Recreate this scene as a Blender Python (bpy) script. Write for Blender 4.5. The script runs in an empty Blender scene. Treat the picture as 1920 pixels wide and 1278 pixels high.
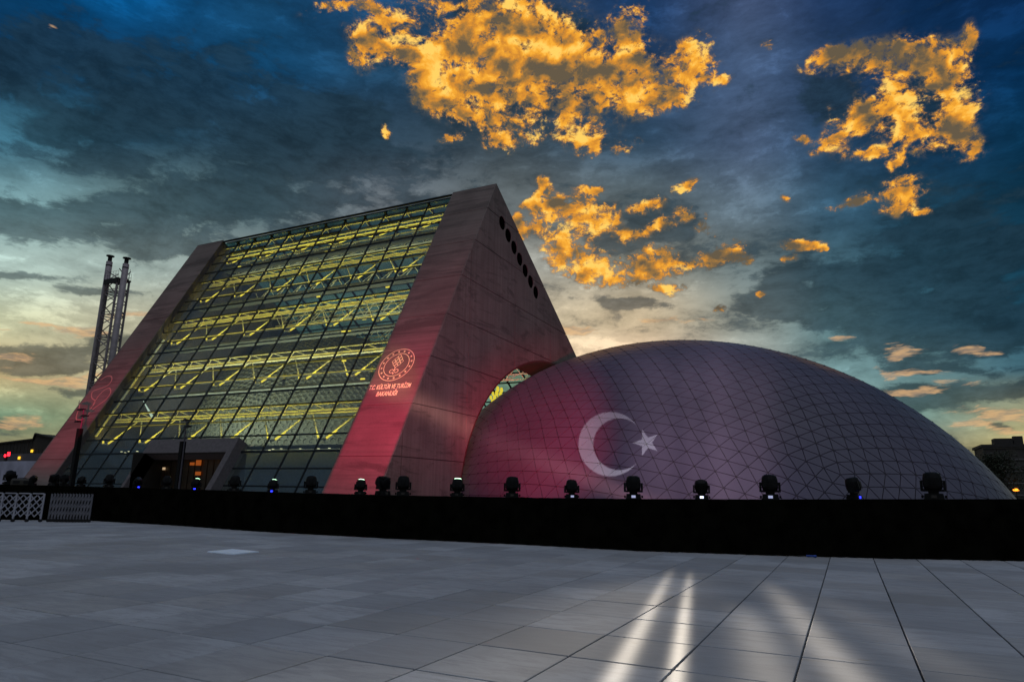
import bpy, bmesh, math, random
import numpy as np
from mathutils import Vector, Matrix
from mathutils.geometry import delaunay_2d_cdt, tessellate_polygon
from math import radians as R, sin, cos, tan, pi, sqrt, atan2

random.seed(7); rng = np.random.default_rng(7)
scene = bpy.context.scene
COL = scene.collection

# ------------------------------------------------------------------ camera
FPX, PITCH, ROLL, YAW, EYE = 1255.12, 0.22102, 0.01638, 0.45815, 1.65
def _basis():
    cy, sy, cp, sp = cos(YAW), sin(YAW), cos(PITCH), sin(PITCH)
    F = np.array([-sy*cp, cy*cp, sp]); Rt = np.array([cy, sy, 0.]); U = np.cross(Rt, F)
    cr, sr = cos(ROLL), sin(ROLL)
    return cr*Rt + sr*U, -sr*Rt + cr*U, F
CR, CU, CF = _basis()
CAM = np.array([0, 0, EYE])
cam_data = bpy.data.cameras.new('camera'); cam = bpy.data.objects.new('camera', cam_data); COL.objects.link(cam)
cam_data.sensor_width = 36; cam_data.lens = FPX/1920*36; cam_data.clip_start = .1; cam_data.clip_end = 9000
M = Matrix.Identity(4)
for i, a in enumerate((CR, CU, -CF)):
    for j in range(3): M[j][i] = a[j]
M[2][3] = EYE
cam.matrix_world = M
scene.camera = cam

# ------------------------------------------------------------------ world, sun, exposure
SUN_EL, SUN_AZ = R(38), R(200)       # soft dusk light, the whole western half of the sky acts as the source
world = bpy.data.worlds.new('World'); scene.world = world; world.use_nodes = True
wn = world.node_tree.nodes; bg = wn['Background']
skt = wn.new('ShaderNodeTexSky'); skt.sky_type = 'NISHITA'; skt.sun_disc = False
skt.sun_elevation = R(2); skt.sun_rotation = SUN_AZ
world.node_tree.links.new(skt.outputs[0], bg.inputs[0]); bg.inputs[1].default_value = .05
sd = bpy.data.lights.new('sun', 'SUN'); sd.energy = .95; sd.angle = R(50); sd.color = (.86, .90, 1.0)
sun = bpy.data.objects.new('sun', sd); COL.objects.link(sun)
sun.rotation_euler = (R(20), 0, R(35))
scene.view_settings.view_transform = 'Standard'; scene.view_settings.look = 'None'
scene.view_settings.exposure = 0; scene.view_settings.gamma = 1; scene.view_settings.use_curve_mapping = False
scene.cycles.max_bounces = 6; scene.cycles.diffuse_bounces = 3; scene.cycles.transparent_max_bounces = 24
scene.cycles.use_denoising = True

# ------------------------------------------------------------------ helpers: photo geometry
def ray(x, y): return CF + CR*(x-960)/FPX - CU*(y-639)/FPX
def onx(x, y, X): d = ray(x, y); return CAM + d*(X/d[0])
def ony(x, y, Y): d = ray(x, y); return CAM + d*(Y/d[1])
def onz(x, y, Z): d = ray(x, y); return CAM + d*((Z-EYE)/d[2])
def proj(p):
    d = np.asarray(p, float)-CAM; z = d @ CF
    return 960+FPX*(d @ CR)/z, 639-FPX*(d @ CU)/z

# ------------------------------------------------------------------ helpers: meshes
class MB:
    def __init__(s): s.v = []; s.f = []; s.m = []
    def add(s, vs, fs, mi=0):
        b = len(s.v); s.v += [tuple(map(float, v)) for v in vs]
        s.f += [tuple(i+b for i in f) for f in fs]; s.m += [mi]*len(fs)
    def box(s, lo, hi, mi=0):
        x0, y0, z0 = lo; x1, y1, z1 = hi
        s.add([(x0,y0,z0),(x1,y0,z0),(x1,y1,z0),(x0,y1,z0),(x0,y0,z1),(x1,y0,z1),(x1,y1,z1),(x0,y1,z1)],
              [(0,3,2,1),(4,5,6,7),(0,1,5,4),(1,2,6,5),(2,3,7,6),(3,0,4,7)], mi)
    def frame_box(s, o, ax, ay, az, mi=0):          # parallelepiped at corner o
        o, ax, ay, az = (np.array(q, float) for q in (o, ax, ay, az))
        P = [o, o+ax, o+ax+ay, o+ay]; P += [p+az for p in P]
        if np.cross(ax, ay) @ az < 0: s.add(P, [(0,1,2,3),(4,7,6,5),(0,4,5,1),(1,5,6,2),(2,6,7,3),(3,7,4,0)], mi)
        else: s.add(P, [(0,3,2,1),(4,5,6,7),(0,1,5,4),(1,2,6,5),(2,3,7,6),(3,0,4,7)], mi)
    def tube(s, a, b, r, r2=None, n=6, cap=True, mi=0):
        a = np.array(a, float); b = np.array(b, float); r2 = r if r2 is None else r2
        d = b-a; L = np.linalg.norm(d)
        if L < 1e-6: return
        d /= L; t = np.array([0,0,1.]) if abs(d[2]) < .9 else np.array([1.,0,0])
        u = np.cross(d, t); u /= np.linalg.norm(u); w = np.cross(d, u)
        P = []
        for c, rr in ((a, r), (b, r2)):
            for i in range(n):
                t_ = 2*pi*i/n; P.append(c+rr*(cos(t_)*u+sin(t_)*w))
        F = [(i, i+n, (i+1) % n+n, (i+1) % n) for i in range(n)]
        if cap: F += [tuple(range(n)), tuple(range(2*n-1, n-1, -1))]
        s.add(P, F, mi)
    def bar(s, a, b, w, h, up=(0,0,1), mi=0):       # rectangular bar along a-b
        a = np.array(a, float); b = np.array(b, float); d = b-a; d /= np.linalg.norm(d)
        u = np.cross(d, up); u /= np.linalg.norm(u); n = np.cross(u, d)
        s.frame_box(a-u*w/2-n*h/2, u*w, n*h, b-a, mi)
    def lathe(s, prof, n=16, c=(0,0,0), axis='z', mi=0):
        P = []
        for r, z in prof:
            for i in range(n):
                t = 2*pi*i/n
                P.append((c[0]+r*cos(t), c[1]+r*sin(t), c[2]+z) if axis == 'z' else (c[0]+r*cos(t), c[1]-z, c[2]+r*sin(t)))
        F = []
        for k in range(len(prof)-1):
            for i in range(n):
                j = (i+1) % n; F.append((k*n+i, k*n+j, (k+1)*n+j, (k+1)*n+i))
        F += [tuple(range(n-1, -1, -1)), tuple(range((len(prof)-1)*n, len(prof)*n))]
        s.add(P, F, mi)
    def mesh(s, name, mats, smooth=False):
        me = bpy.data.meshes.new(name); me.from_pydata(s.v, [], s.f)
        for m in (mats if isinstance(mats, (list, tuple)) else [mats]): me.materials.append(m)
        if any(s.m): me.polygons.foreach_set('material_index', s.m)
        if smooth: me.polygons.foreach_set('use_smooth', [True]*len(s.f))
        me.update(); return me
    def build(s, name, mats, parent=None, smooth=False, **k):
        o = bpy.data.objects.new(name, s.mesh(name, mats, smooth)); COL.objects.link(o)
        if parent: o.parent = parent
        for a, b in k.items(): o[a] = b
        return o
def inst(name, me, parent=None, loc=(0,0,0), rot=(0,0,0), scale=(1,1,1), **k):
    o = bpy.data.objects.new(name, me); COL.objects.link(o); o.location = loc; o.rotation_euler = rot; o.scale = scale
    if parent: o.parent = parent
    for a, b in k.items(): o[a] = b
    return o
def thing(name, label, cat, loc=(0,0,0), rz=0, group=None, scale=1):
    o = bpy.data.objects.new(name, None); COL.objects.link(o)
    o.location = loc; o.rotation_euler = (0,0,rz); o.scale = (scale,)*3
    o['label'] = label; o['category'] = cat
    if group: o['group'] = group
    return o
def copy_tree(o, parent=None):
    c = o.copy(); COL.objects.link(c)
    if parent: c.parent = parent
    for ch in [x for x in bpy.data.objects if x.parent == o]: copy_tree(ch, c)
    return c

# ------------------------------------------------------------------ helpers: materials
class NT:
    def __init__(s, name):
        s.mat = bpy.data.materials.new(name); s.mat.use_nodes = True
        s.t = s.mat.node_tree; s.n = s.t.nodes; s.b = s.n.get('Principled BSDF'); s.o = s.n.get('Material Output')
    def new(s, k, **p):
        q = s.n.new('ShaderNode'+k)
        for a, b in p.items(): setattr(q, a, b)
        return q
    def l(s, a, b): s.t.links.new(a, b)
    def val(s, sock, x):
        if isinstance(x, bpy.types.NodeSocket): s.l(x, sock)
        else: sock.default_value = x
    def math(s, op, a, b=0., c=None):
        q = s.new('Math', operation=op); s.val(q.inputs[0], a); s.val(q.inputs[1], b)
        if c is not None: s.val(q.inputs[2], c)
        return q.outputs[0]
    def vmath(s, op, a, b=None):
        q = s.new('VectorMath', operation=op); s.val(q.inputs[0], a)
        if b is not None: s.val(q.inputs[1], b)
        return q.outputs[0]
    def scale(s, a, k):
        q = s.new('VectorMath', operation='SCALE'); s.val(q.inputs[0], a); s.val(q.inputs[3], k); return q.outputs[0]
    def map(s, v, sc=(1,1,1), loc=(0,0,0), rot=(0,0,0)):
        q = s.new('Mapping'); s.l(v, q.inputs[0]); q.inputs[1].default_value = loc; q.inputs[2].default_value = rot; q.inputs[3].default_value = sc
        return q.outputs[0]
    def noise(s, v, scale=1, detail=4, rough=.55, dist=0., col=False):
        q = s.new('TexNoise'); s.l(v, q.inputs['Vector']); q.inputs['Scale'].default_value = scale
        q.inputs['Detail'].default_value = detail; q.inputs['Roughness'].default_value = rough; q.inputs['Distortion'].default_value = dist
        return q.outputs['Color'] if col else q.outputs['Fac']
    def ramp(s, f, a, b, lo=0., hi=1., smooth=True):
        q = s.new('MapRange'); q.interpolation_type = 'SMOOTHSTEP' if smooth else 'LINEAR'
        s.l(f, q.inputs[0]); q.inputs[1].default_value = a; q.inputs[2].default_value = b; q.inputs[3].default_value = lo; q.inputs[4].default_value = hi
        return q.outputs[0]
    def mix(s, f, a, b, mode='MIX'):
        q = s.new('Mix', data_type='RGBA', blend_type=mode); s.val(q.inputs[0], f)
        for k, x in ((6, a), (7, b)):
            if isinstance(x, (tuple, list)): q.inputs[k].default_value = (*x[:3], 1)
            else: s.l(x, q.inputs[k])
        return q.outputs[2]
    def bump(s, h, strength=.3, dist=.02):
        q = s.new('Bump'); q.inputs['Strength'].default_value = strength; q.inputs['Distance'].default_value = dist
        s.l(h, q.inputs['Height']); s.l(q.outputs[0], s.b.inputs['Normal'])
    def pos(s): return s.new('NewGeometry').outputs['Position']
    def base(s, c, rough=.6, metal=0., spec=.5):
        if isinstance(c, (tuple, list)): s.b.inputs['Base Color'].default_value = (*c[:3], 1)
        else: s.l(c, s.b.inputs['Base Color'])
        s.val(s.b.inputs['Roughness'], rough); s.b.inputs['Metallic'].default_value = metal
        s.b.inputs['Specular IOR Level'].default_value = spec
        return s.mat
def lin(c): return tuple((v/255/12.92 if v/255 <= .04045 else ((v/255+.055)/1.055)**2.4) for v in c)
def simple(name, c, rough=.6, metal=0., var=.15, scale=3., spec=.5):
    t = NT(name); n = t.noise(t.pos(), scale, 5)
    f = t.ramp(n, .3, .7)
    return t.base(t.mix(f, tuple(x*(1-var) for x in c), tuple(min(1, x*(1+var)) for x in c)), rough, metal, spec)
def emit(name, c, s):
    t = NT(name); t.base((0,0,0), .5); t.b.inputs['Emission Color'].default_value = (*c, 1); t.b.inputs['Emission Strength'].default_value = s
    return t.mat

def concrete(name, lo, hi, side):
    t = NT(name); P = t.pos()
    big = t.noise(P, .16, 5, .6, .6)
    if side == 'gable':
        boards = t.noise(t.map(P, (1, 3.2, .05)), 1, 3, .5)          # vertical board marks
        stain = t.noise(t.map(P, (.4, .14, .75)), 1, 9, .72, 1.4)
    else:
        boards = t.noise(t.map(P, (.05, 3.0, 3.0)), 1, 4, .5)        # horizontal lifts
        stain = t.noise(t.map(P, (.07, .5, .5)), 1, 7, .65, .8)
    fine = t.noise(P, 9, 5, .6)
    c = t.mix(t.ramp(big, .3, .7), lo, hi)
    c = t.mix(t.math('MULTIPLY', t.ramp(stain, .51, .62), .7), c, tuple(x*.42 for x in lo))
    c = t.mix(t.math('MULTIPLY', t.ramp(boards, .35, .65), .38), c, tuple(x*.55 for x in lo))
    c = t.mix(t.math('MULTIPLY', t.ramp(fine, .3, .7), .2), c, tuple(x*1.3 for x in hi))
    m = t.math('ADD', t.math('MULTIPLY', boards, .8), t.math('MULTIPLY', fine, .3))
    t.bump(m, .35, .04)
    return t.base(c, .88)
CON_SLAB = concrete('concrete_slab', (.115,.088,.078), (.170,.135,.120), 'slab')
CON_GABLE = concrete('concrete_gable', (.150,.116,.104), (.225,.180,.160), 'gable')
CON_CORE = simple('concrete_core', (.055,.045,.045), .9)
BLACK_METAL = simple('black_metal', (.007,.007,.008), .5, 0, .2, 3., .3)
MULLION = simple('mullion_metal', (.012,.013,.016), .4, .5)
STEEL = simple('white_steel', (.62,.60,.50), .45, .0, .08)
GALV = simple('galvanised_steel', (.085,.08,.10), .5, .5)
WHITE_PAINT = simple('white_paint', (.32,.32,.38), .5)
CLOTH = simple('black_cloth', (.0042,.004,.003), .95, 0, .4, 2., .0)
GREY_DARK = simple('dark_plaster', (.028,.024,.020), .9)

def glass(name, tint, refl):
    t = NT(name); t.n.remove(t.b)
    tr = t.new('BsdfTransparent'); tr.inputs[0].default_value = (*tint, 1)
    gl = t.new('BsdfGlossy'); gl.inputs['Roughness'].default_value = .03; gl.inputs[0].default_value = (.75,.85,1,1)
    df = t.new('BsdfDiffuse'); df.inputs[0].default_value = (.15,.17,.17,1)
    fr = t.new('Fresnel'); fr.inputs[0].default_value = 1.5
    m1 = t.new('MixShader'); m1.inputs[0].default_value = .14; t.l(tr.outputs[0], m1.inputs[1]); t.l(df.outputs[0], m1.inputs[2])
    m2 = t.new('MixShader'); t.l(t.math('MULTIPLY', t.math('ADD', fr.outputs[0], refl-.04), t.math('SUBTRACT', 1., t.new('NewGeometry').outputs['Backfacing'])), m2.inputs[0]); t.l(m1.outputs[0], m2.inputs[1]); t.l(gl.outputs[0], m2.inputs[2])
    t.l(m2.outputs[0], t.o.inputs[0]); return t.mat
GLASS = glass('tinted_glass', (.86,.91,.90), .05)
GLASS_REAR = glass('rear_glass', (.48,.70,.72), .06)

# ------------------------------------------------------------------ sky dome
def sky():
    cx = [0,240,480,720,960,1200,1400,1560,1720,1920]  # paler column right of centre: a stage light shaft painted into the sky
    cy = [0,130,260,390,500,600,690,780,870,940]
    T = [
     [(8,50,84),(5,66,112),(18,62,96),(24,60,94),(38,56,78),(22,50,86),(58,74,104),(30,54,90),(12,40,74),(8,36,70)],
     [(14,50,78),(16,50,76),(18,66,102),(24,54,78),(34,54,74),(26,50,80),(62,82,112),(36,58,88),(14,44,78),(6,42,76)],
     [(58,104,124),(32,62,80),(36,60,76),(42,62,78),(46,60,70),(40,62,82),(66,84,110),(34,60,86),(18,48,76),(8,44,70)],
     [(112,146,150),(92,118,122),(70,92,98),(98,106,112),(92,100,102),(86,98,102),(78,94,106),(48,78,98),(26,60,80),(14,48,68)],
     [(158,178,170),(142,158,152),(112,120,118),(120,122,122),(146,146,138),(122,122,112),(98,112,114),(56,84,96),(34,68,84),(18,54,72)],
     [(168,170,140),(166,164,140),(140,140,128),(140,140,130),(192,178,150),(186,168,138),(128,136,130),(78,108,114),(50,84,98),(26,64,82)],
     [(176,158,116),(166,160,130),(150,150,130),(150,150,130),(206,182,146),(200,172,144),(150,154,146),(104,134,136),(86,116,120),(58,92,104)],
     [(112,138,112),(138,142,108),(140,140,120),(150,150,130),(178,170,150),(170,165,150),(160,160,150),(120,142,136),(108,136,128),(150,150,116)],
     [(158,132,92),(146,134,100),(140,140,110),(150,150,130),(160,160,150),(160,160,150),(160,160,150),(150,150,130),(160,150,118),(190,170,104)],
     [(140,136,128),(140,136,120),(140,136,120),(150,150,130),(150,150,140),(150,150,140),(150,150,140),(150,150,140),(150,148,138),(140,144,148)]]
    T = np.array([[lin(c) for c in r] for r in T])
    # lit clouds: u, v, half width, half height, tilt(deg), kind (0 orange, 1 pale)
    O = [(620,25,42,12,-20),(700,12,38,14,0),(735,38,34,20,0),(805,14,36,18,0),(690,92,30,24,0),(745,100,45,26,20),(800,130,45,34,30),
     (850,165,55,34,30),(830,90,42,26,0),(900,55,42,46,0),(885,120,48,40,0),(945,180,38,52,0),(965,238,26,24,0),(905,212,30,18,20),
     (990,150,38,64,0),(1000,50,46,46,0),(985,95,46,40,0),(1065,175,44,44,0),(1085,225,30,28,0),(1100,268,13,20,0),(1160,272,20,12,0),
     (1125,120,44,44,0),(1180,120,36,46,10),(1165,40,34,30,-40),(1190,10,20,12,0),(1215,165,44,26,-20),(1285,125,36,32,-30),(1305,82,24,20,0),
     (1340,145,20,8,-10),(1270,178,26,10,0),(1060,95,40,38,0),(730,246,12,12,40),(845,256,16,5,-15),
     (1560,100,48,20,-15),(1620,108,55,28,0),(1690,100,50,24,-10),(1760,95,46,24,-15),(1815,78,13,22,15),(1770,150,34,30,0),(1660,165,40,34,30),
     (1690,215,36,42,10),(1700,260,28,30,0),(1790,215,28,46,35),(1765,265,22,40,40),(1810,285,16,34,40),(1600,225,26,26,-40),(1560,265,34,11,-25),(1505,262,14,7,0),
     (1630,295,42,13,0),(1665,316,22,10,0),(1690,344,26,8,0),(1620,380,55,5,-5),(1690,368,46,10,0),(1700,398,30,16,-20),(1730,404,18,5,0),
     (1034,372,16,24,20),(1000,382,18,7,0),(1058,402,24,18,0),(1000,438,42,18,0),(975,420,14,14,0),(1090,428,36,26,30),(1130,408,34,22,0),
     (1078,470,26,34,0),(1085,508,26,18,0),(1130,500,44,22,0),(1185,495,44,16,0),(1245,488,60,15,-4),(1310,484,56,12,0),(1355,470,30,12,-20),
     (1385,484,16,7,0),(1218,386,22,10,0),(1246,426,18,13,0),(1284,404,13,14,0),(1310,420,16,20,-40),(1288,352,22,9,-20),(1190,440,26,12,0),(1260,532,30,6,4),
     (1440,84,10,6,0),(1475,372,8,6,0),(1500,455,34,9,5),(1480,482,14,5,0),(1542,468,7,4,0),(1420,550,9,5,0),(1120,360,20,8,0),(1345,585,10,4,0)]
    PALE = [(20,612,34,5,0),(70,606,34,6,0),(125,612,40,6,0),(168,618,26,5,0),(40,660,40,5,0),(60,706,80,8,6),(135,712,44,8,6),(20,676,30,5,0),(160,700,30,5,-10),(230,590,40,5,0),
     (100,56,10,6,0),(1690,642,36,8,0),(1676,656,22,5,-15),(1830,655,34,6,5),(1655,690,30,8,30),(1720,690,60,8,0),(1770,712,70,8,0),(1720,728,60,6,0),
     (1580,636,18,4,0),(1870,780,70,12,0),(1830,806,50,7,0),(1890,806,50,6,0),(1250,600,60,8,0),(1080,620,30,10,0),(40,790,60,8,-3),(10,800,60,8,0)]
    # dark clouds drawn over the sky: u,v,hw,hh,tilt
    D = [(150,415,170,32,6),(30,395,60,26,0),(330,470,90,20,15),(90,110,180,55,0),(300,170,150,45,10),(580,240,100,50,0),(130,250,120,22,0),(200,300,80,22,10),
     (470,400,160,60,0),(620,280,200,60,10),(60,345,0.1,0.1,0),(60,520,90,8,4),(170,545,80,7,4),(60,650,120,18,0),(110,680,90,14,0),(210,640,60,20,0),(160,735,60,10,8),
     (1030,55,60,50,20),(1250,420,50,26,0),(1170,455,60,16,0),(880,25,30,20,0),(1560,190,40,40,0),(1740,200,20,40,0),
     (1700,600,230,40,3),(1850,640,120,20,3),(1780,686,120,9,3),(1700,720,40,8,0),(1860,730,110,14,0),(1500,560,120,40,20),(1650,530,160,40,0),(1850,480,120,80,0),
     (1740,745,60,14,0),(1880,800,22,5,0),(1620,745,60,20,0),(1180,560,100,12,0)]
    az0 = -YAW
    AZ = np.concatenate([np.arange(-180,-44,3.), np.arange(-44,44,.2), np.arange(44,180,3.)])
    EL = np.concatenate([np.arange(-1.5,46,.2), np.arange(46,88,2.), [90.]])
    a = np.radians(AZ)[None,:]-YAW*1.0; e = np.radians(EL)[:,None]
    X = np.sin(a)*np.cos(e); Y = np.cos(a)*np.cos(e); Z = np.sin(e)+0*a
    D3 = np.stack([X,Y,Z],-1); zf = D3 @ CF
    zs = np.maximum(zf,.15)
    u = 960+FPX*(D3 @ CR)/zs; v = 639-FPX*(D3 @ CU)/zs
    uu = np.clip(u,0,1919); vv = np.clip(v,0,939)
    def bil(u,v):
        i = np.clip(np.searchsorted(cx,u,side='right')-1,0,len(cx)-2); j = np.clip(np.searchsorted(cy,v,side='right')-1,0,len(cy)-2)
        cxa, cya = np.array(cx), np.array(cy)
        fu = ((u-cxa[i])/(cxa[i+1]-cxa[i])); fv = ((v-cya[j])/(cya[j+1]-cya[j]))
        fu = fu*fu*(3-2*fu)*.5+fu*.5; fv = fv*fv*(3-2*fv)*.5+fv*.5; fu=fu[...,None]; fv=fv[...,None]
        return (T[j,i]*(1-fu)+T[j,i+1]*fu)*(1-fv)+(T[j+1,i]*(1-fu)+T[j+1,i+1]*fu)*fv
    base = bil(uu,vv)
    el = np.degrees(e)+0*a
    lo, mid, hi = np.array(lin((150,146,132))), np.array(lin((70,92,104))), np.array(lin((20,54,86)))
    t1 = np.clip(el/22,0,1)[...,None]; t2 = np.clip((el-22)/30,0,1)[...,None]
    gen = (lo*(1-t1)+mid*t1)*(1-t2)+hi*t2
    w = np.clip((zf-.45)/.25,0,1)[...,None]
    off = np.clip(np.maximum(np.maximum(-u,u-1920)/700,np.maximum(-v,0)/500),0,1)[...,None]
    w = w*(1-off)
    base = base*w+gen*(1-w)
    def vnoise(P, f, seed):
        P = P*f+100; I = np.floor(P).astype(np.int64); Fr = P-I; Fr = Fr*Fr*(3-2*Fr)
        def h(a, b, c):
            x = (a*374761393+b*668265263+c*2147483647+seed*1274126177) & 0xffffffff
            x = ((x ^ (x >> 13))*1274126177) & 0xffffffff
            return ((x ^ (x >> 16)) & 0xffff)/65535.
        r = 0
        for i in (0,1):
            for j in (0,1):
                for k in (0,1):
                    wt = (Fr[...,0] if i else 1-Fr[...,0])*(Fr[...,1] if j else 1-Fr[...,1])*(Fr[...,2] if k else 1-Fr[...,2])
                    r = r+wt*h(I[...,0]+i, I[...,1]+j, I[...,2]+k)
        return r-.5
    def fb(seed, f0):
        return sum(vnoise(D3, f0*2.03**o, seed+o*7)*.55**o for o in range(4))
    wu, wv_ = fb(11, 14.), fb(57, 14.)
    WU, WV = u+70*wu, v+60*wv_
    def field(L):
        m = np.zeros_like(u)
        for q in L:
            cx_,cy_,rx,ry,tl = q; c_,s_ = cos(R(tl)),sin(R(tl)); k_ = min(1., .25+ry/40.); dx=u+(WU-u)*k_-cx_; dy=v+(WV-v)*k_-cy_
            p=(dx*c_+dy*s_)/rx; r=(-dx*s_+dy*c_)/ry
            m = m+np.exp(-.75*(p*p+r*r))*np.clip(1.05-m,0,1)
        return np.clip(m,0,1.1)*(zf>.3)
    mO, mP, mD = field(O), field(PALE), field(D)
    out = 1-w[...,0]
    mD = np.maximum(mD, out*.45); mO = np.maximum(mO, out*.12)
    nE, nA = u.shape; RAD = 3500.
    co = (D3*RAD).reshape(-1,3)
    idx = np.arange(nE*nA).reshape(nE,nA)
    A = idx[:-1,:]; B = np.roll(idx,-1,1)[:-1,:]; C = np.roll(idx,-1,1)[1:,:]; Dd = idx[1:,:]
    faces = np.stack([A,B,C,Dd],-1).reshape(-1,4)
    me = bpy.data.meshes.new('sky'); me.vertices.add(len(co)); me.vertices.foreach_set('co', co.ravel())
    me.loops.add(len(faces)*4); me.loops.foreach_set('vertex_index', faces.ravel())
    me.polygons.add(len(faces)); me.polygons.foreach_set('loop_start', np.arange(0,len(faces)*4,4)); me.polygons.foreach_set('loop_total', np.full(len(faces),4))
    me.polygons.foreach_set('use_smooth', np.ones(len(faces),bool))
    me.update(); me.validate()
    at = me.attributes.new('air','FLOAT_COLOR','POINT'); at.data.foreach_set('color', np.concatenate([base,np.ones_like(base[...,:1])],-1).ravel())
    at = me.attributes.new('cloud','FLOAT_COLOR','POINT'); at.data.foreach_set('color', np.stack([mO,mP,mD,np.ones_like(mO)],-1).ravel())
    t = NT('sky_air'); t.n.remove(t.b)
    ab = t.new('Attribute', attribute_name='air'); ac = t.new('Attribute', attribute_name='cloud')
    sp = t.new('SeparateColor'); t.l(ac.outputs['Color'], sp.inputs[0]); MO, MP, MD = sp.outputs
    dirn = t.vmath('NORMALIZE', t.new('TexCoord').outputs['Object'])
    sx = t.new('SeparateXYZ'); t.l(dirn, sx.inputs[0])
    h = t.math('ADD', t.math('MAXIMUM', sx.outputs[2], 0.), .16)
    cm = t.new('CombineXYZ'); t.l(t.math('DIVIDE', sx.outputs[0], h), cm.inputs[0]); t.l(t.math('DIVIDE', sx.outputs[1], h), cm.inputs[1])
    P = cm.outputs[0]
    # puffy clouds: noise warped
    wv = t.noise(dirn, 9, 4, .6, 0, True)
    Pw = t.vmath('ADD', t.map(dirn, (1,1,1.35)), t.scale(t.vmath('SUBTRACT', wv, (.5,.5,.5)), .045))
    n1 = t.noise(Pw, 15, 12, .64)
    n1b = t.noise(t.vmath('ADD', Pw, (-.010,.002,-.016)), 15, 5, .55)
    n1a = t.noise(Pw, 15, 5, .55)
    n1c = t.noise(Pw, 42, 9, .66)
    def puff(vec, sc):
        q = t.new('TexVoronoi'); q.feature = 'F1'; q.inputs['Scale'].default_value = sc
        t.l(vec, q.inputs['Vector']); return t.math('SUBTRACT', 1., q.outputs['Distance'])
    Pv = t.vmath('ADD', Pw, t.scale(t.vmath('SUBTRACT', wv, (.5,.5,.5)), .05))
    pf = puff(Pv, 46)
    big = t.noise(P, 1.6, 8, .6, .3)
    big2 = t.noise(P, 4.5, 8, .62, .4)
    # dark clouds
    wv2 = t.noise(dirn, 5, 5, .6, 0, True)
    Ps = t.vmath('ADD', t.map(dirn, (1,1,2.6)), t.scale(t.vmath('SUBTRACT', wv2, (.5,.5,.5)), .10))
    nd = t.noise(Ps, 8.5, 13, .66)
    ne = t.noise(Ps, 24, 9, .68)
    nn_ = t.math('ADD', t.math('ADD', t.math('MULTIPLY', t.math('SUBTRACT', big, .5), .5), t.math('MULTIPLY', t.math('SUBTRACT', nd, .5), 1.7)), t.math('MULTIPLY', t.math('SUBTRACT', ne, .5), .8))
    dk = t.math('ADD', t.math('MULTIPLY', MD, .62), nn_)
    dcov = t.ramp(dk, .12, .40)
    tone = t.ramp(nd, .34, .68, 1.35, .74)
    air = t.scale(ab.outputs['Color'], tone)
    gap = t.ramp(dk, -.34, -.06, 1., 0.)
    air = t.mix(t.math('MULTIPLY', gap, .55), air, t.scale(ab.outputs['Color'], 2.2))
    darkc = t.mix(.55, t.scale(ab.outputs['Color'], .50), lin((34,56,70)))
    darkc = t.scale(darkc, t.ramp(ne, .32, .68, .70, 1.35))
    c = t.mix(t.math('MULTIPLY', dcov, .82), air, darkc)
    # lit clouds
    n2c = t.noise(Pw, 120, 6, .68)
    low = t.noise(Pw, 7, 4, .5)
    def lit(mask, amp, c):
        nz = t.math('ADD', t.math('MULTIPLY', t.math('SUBTRACT', n1, .5), amp), t.math('MULTIPLY', t.math('SUBTRACT', n1c, .5), amp*.55))
        nz = t.math('ADD', nz, t.math('MULTIPLY', t.math('SUBTRACT', pf, .49), amp*.22))
        nz = t.math('ADD', nz, t.math('MULTIPLY', t.math('SUBTRACT', n2c, .5), amp*.5))
        k = t.math('ADD', mask, t.math('MULTIPLY', nz, t.ramp(mask, .03, .35)))
        cov = t.math('MULTIPLY', t.ramp(k, .26, .92), .98)
        sh = t.math('ADD', t.math('MULTIPLY', t.math('SUBTRACT', n1b, n1a), 6.5), t.math('MULTIPLY', t.math('SUBTRACT', n1c, .5), 3.0))
        sh = t.math('ADD', sh, t.math('ADD', t.math('MULTIPLY', t.math('SUBTRACT', n2c, .5), 2.3), t.math('MULTIPLY', t.math('SUBTRACT', pf, .49), .35)))
        sh = t.math('ADD', sh, t.math('MULTIPLY', t.math('SUBTRACT', low, .5), 2.8))
        sh = t.math('ADD', sh, t.math('MULTIPLY', t.math('SUBTRACT', .85, k), .55))
        sh = t.math('ADD', sh, t.math('MULTIPLY', t.math('SUBTRACT', cov, 1.), .75))
        q = t.new('ValToRGB'); e = q.color_ramp.elements; t.l(t.ramp(sh, -1.0, 1.0, 0, 1, False), q.inputs[0])
        for p_, cc_ in ((.08,(98,86,68)),(.30,(150,112,62)),(.50,(210,138,48)),(.68,(242,168,52)),(.9,(255,204,96))):
            x = e.new(p_); x.color = (*lin(cc_), 1)
        e.remove(e[0]); e.remove(e[-1])
        c = t.mix(t.math('MULTIPLY', t.ramp(k, .05, .55), .45), c, lin((92,90,84)))
        return t.mix(cov, c, q.outputs[0])
    def low_streaks(mask, c):
        a = t.noise(t.map(Pw, (1,1,5.)), 13, 10, .62); b = t.noise(t.map(Pw, (1,1,4.)), 45, 6, .6)
        nz = t.math('ADD', t.math('MULTIPLY', t.math('SUBTRACT', a, .5), 3.6), t.math('MULTIPLY', t.math('SUBTRACT', b, .5), 1.4))
        k = t.math('ADD', mask, t.math('MULTIPLY', nz, t.ramp(mask, .01, .25)))
        f = t.ramp(b, .35, .65)
        return t.mix(t.ramp(k, .34, 1.05, 0., .7), c, t.mix(f, lin((158,134,112)), lin((216,172,122))))
    c = low_streaks(MP, c)
    c = lit(MO, 2.9, c)
    em = t.new('Emission'); t.l(c, em.inputs[0]); em.inputs[1].default_value = 1.1
    t.l(em.outputs[0], t.o.inputs[0]); t.mat.cycles.emission_sampling = 'NONE'
    me.materials.append(t.mat)
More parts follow.
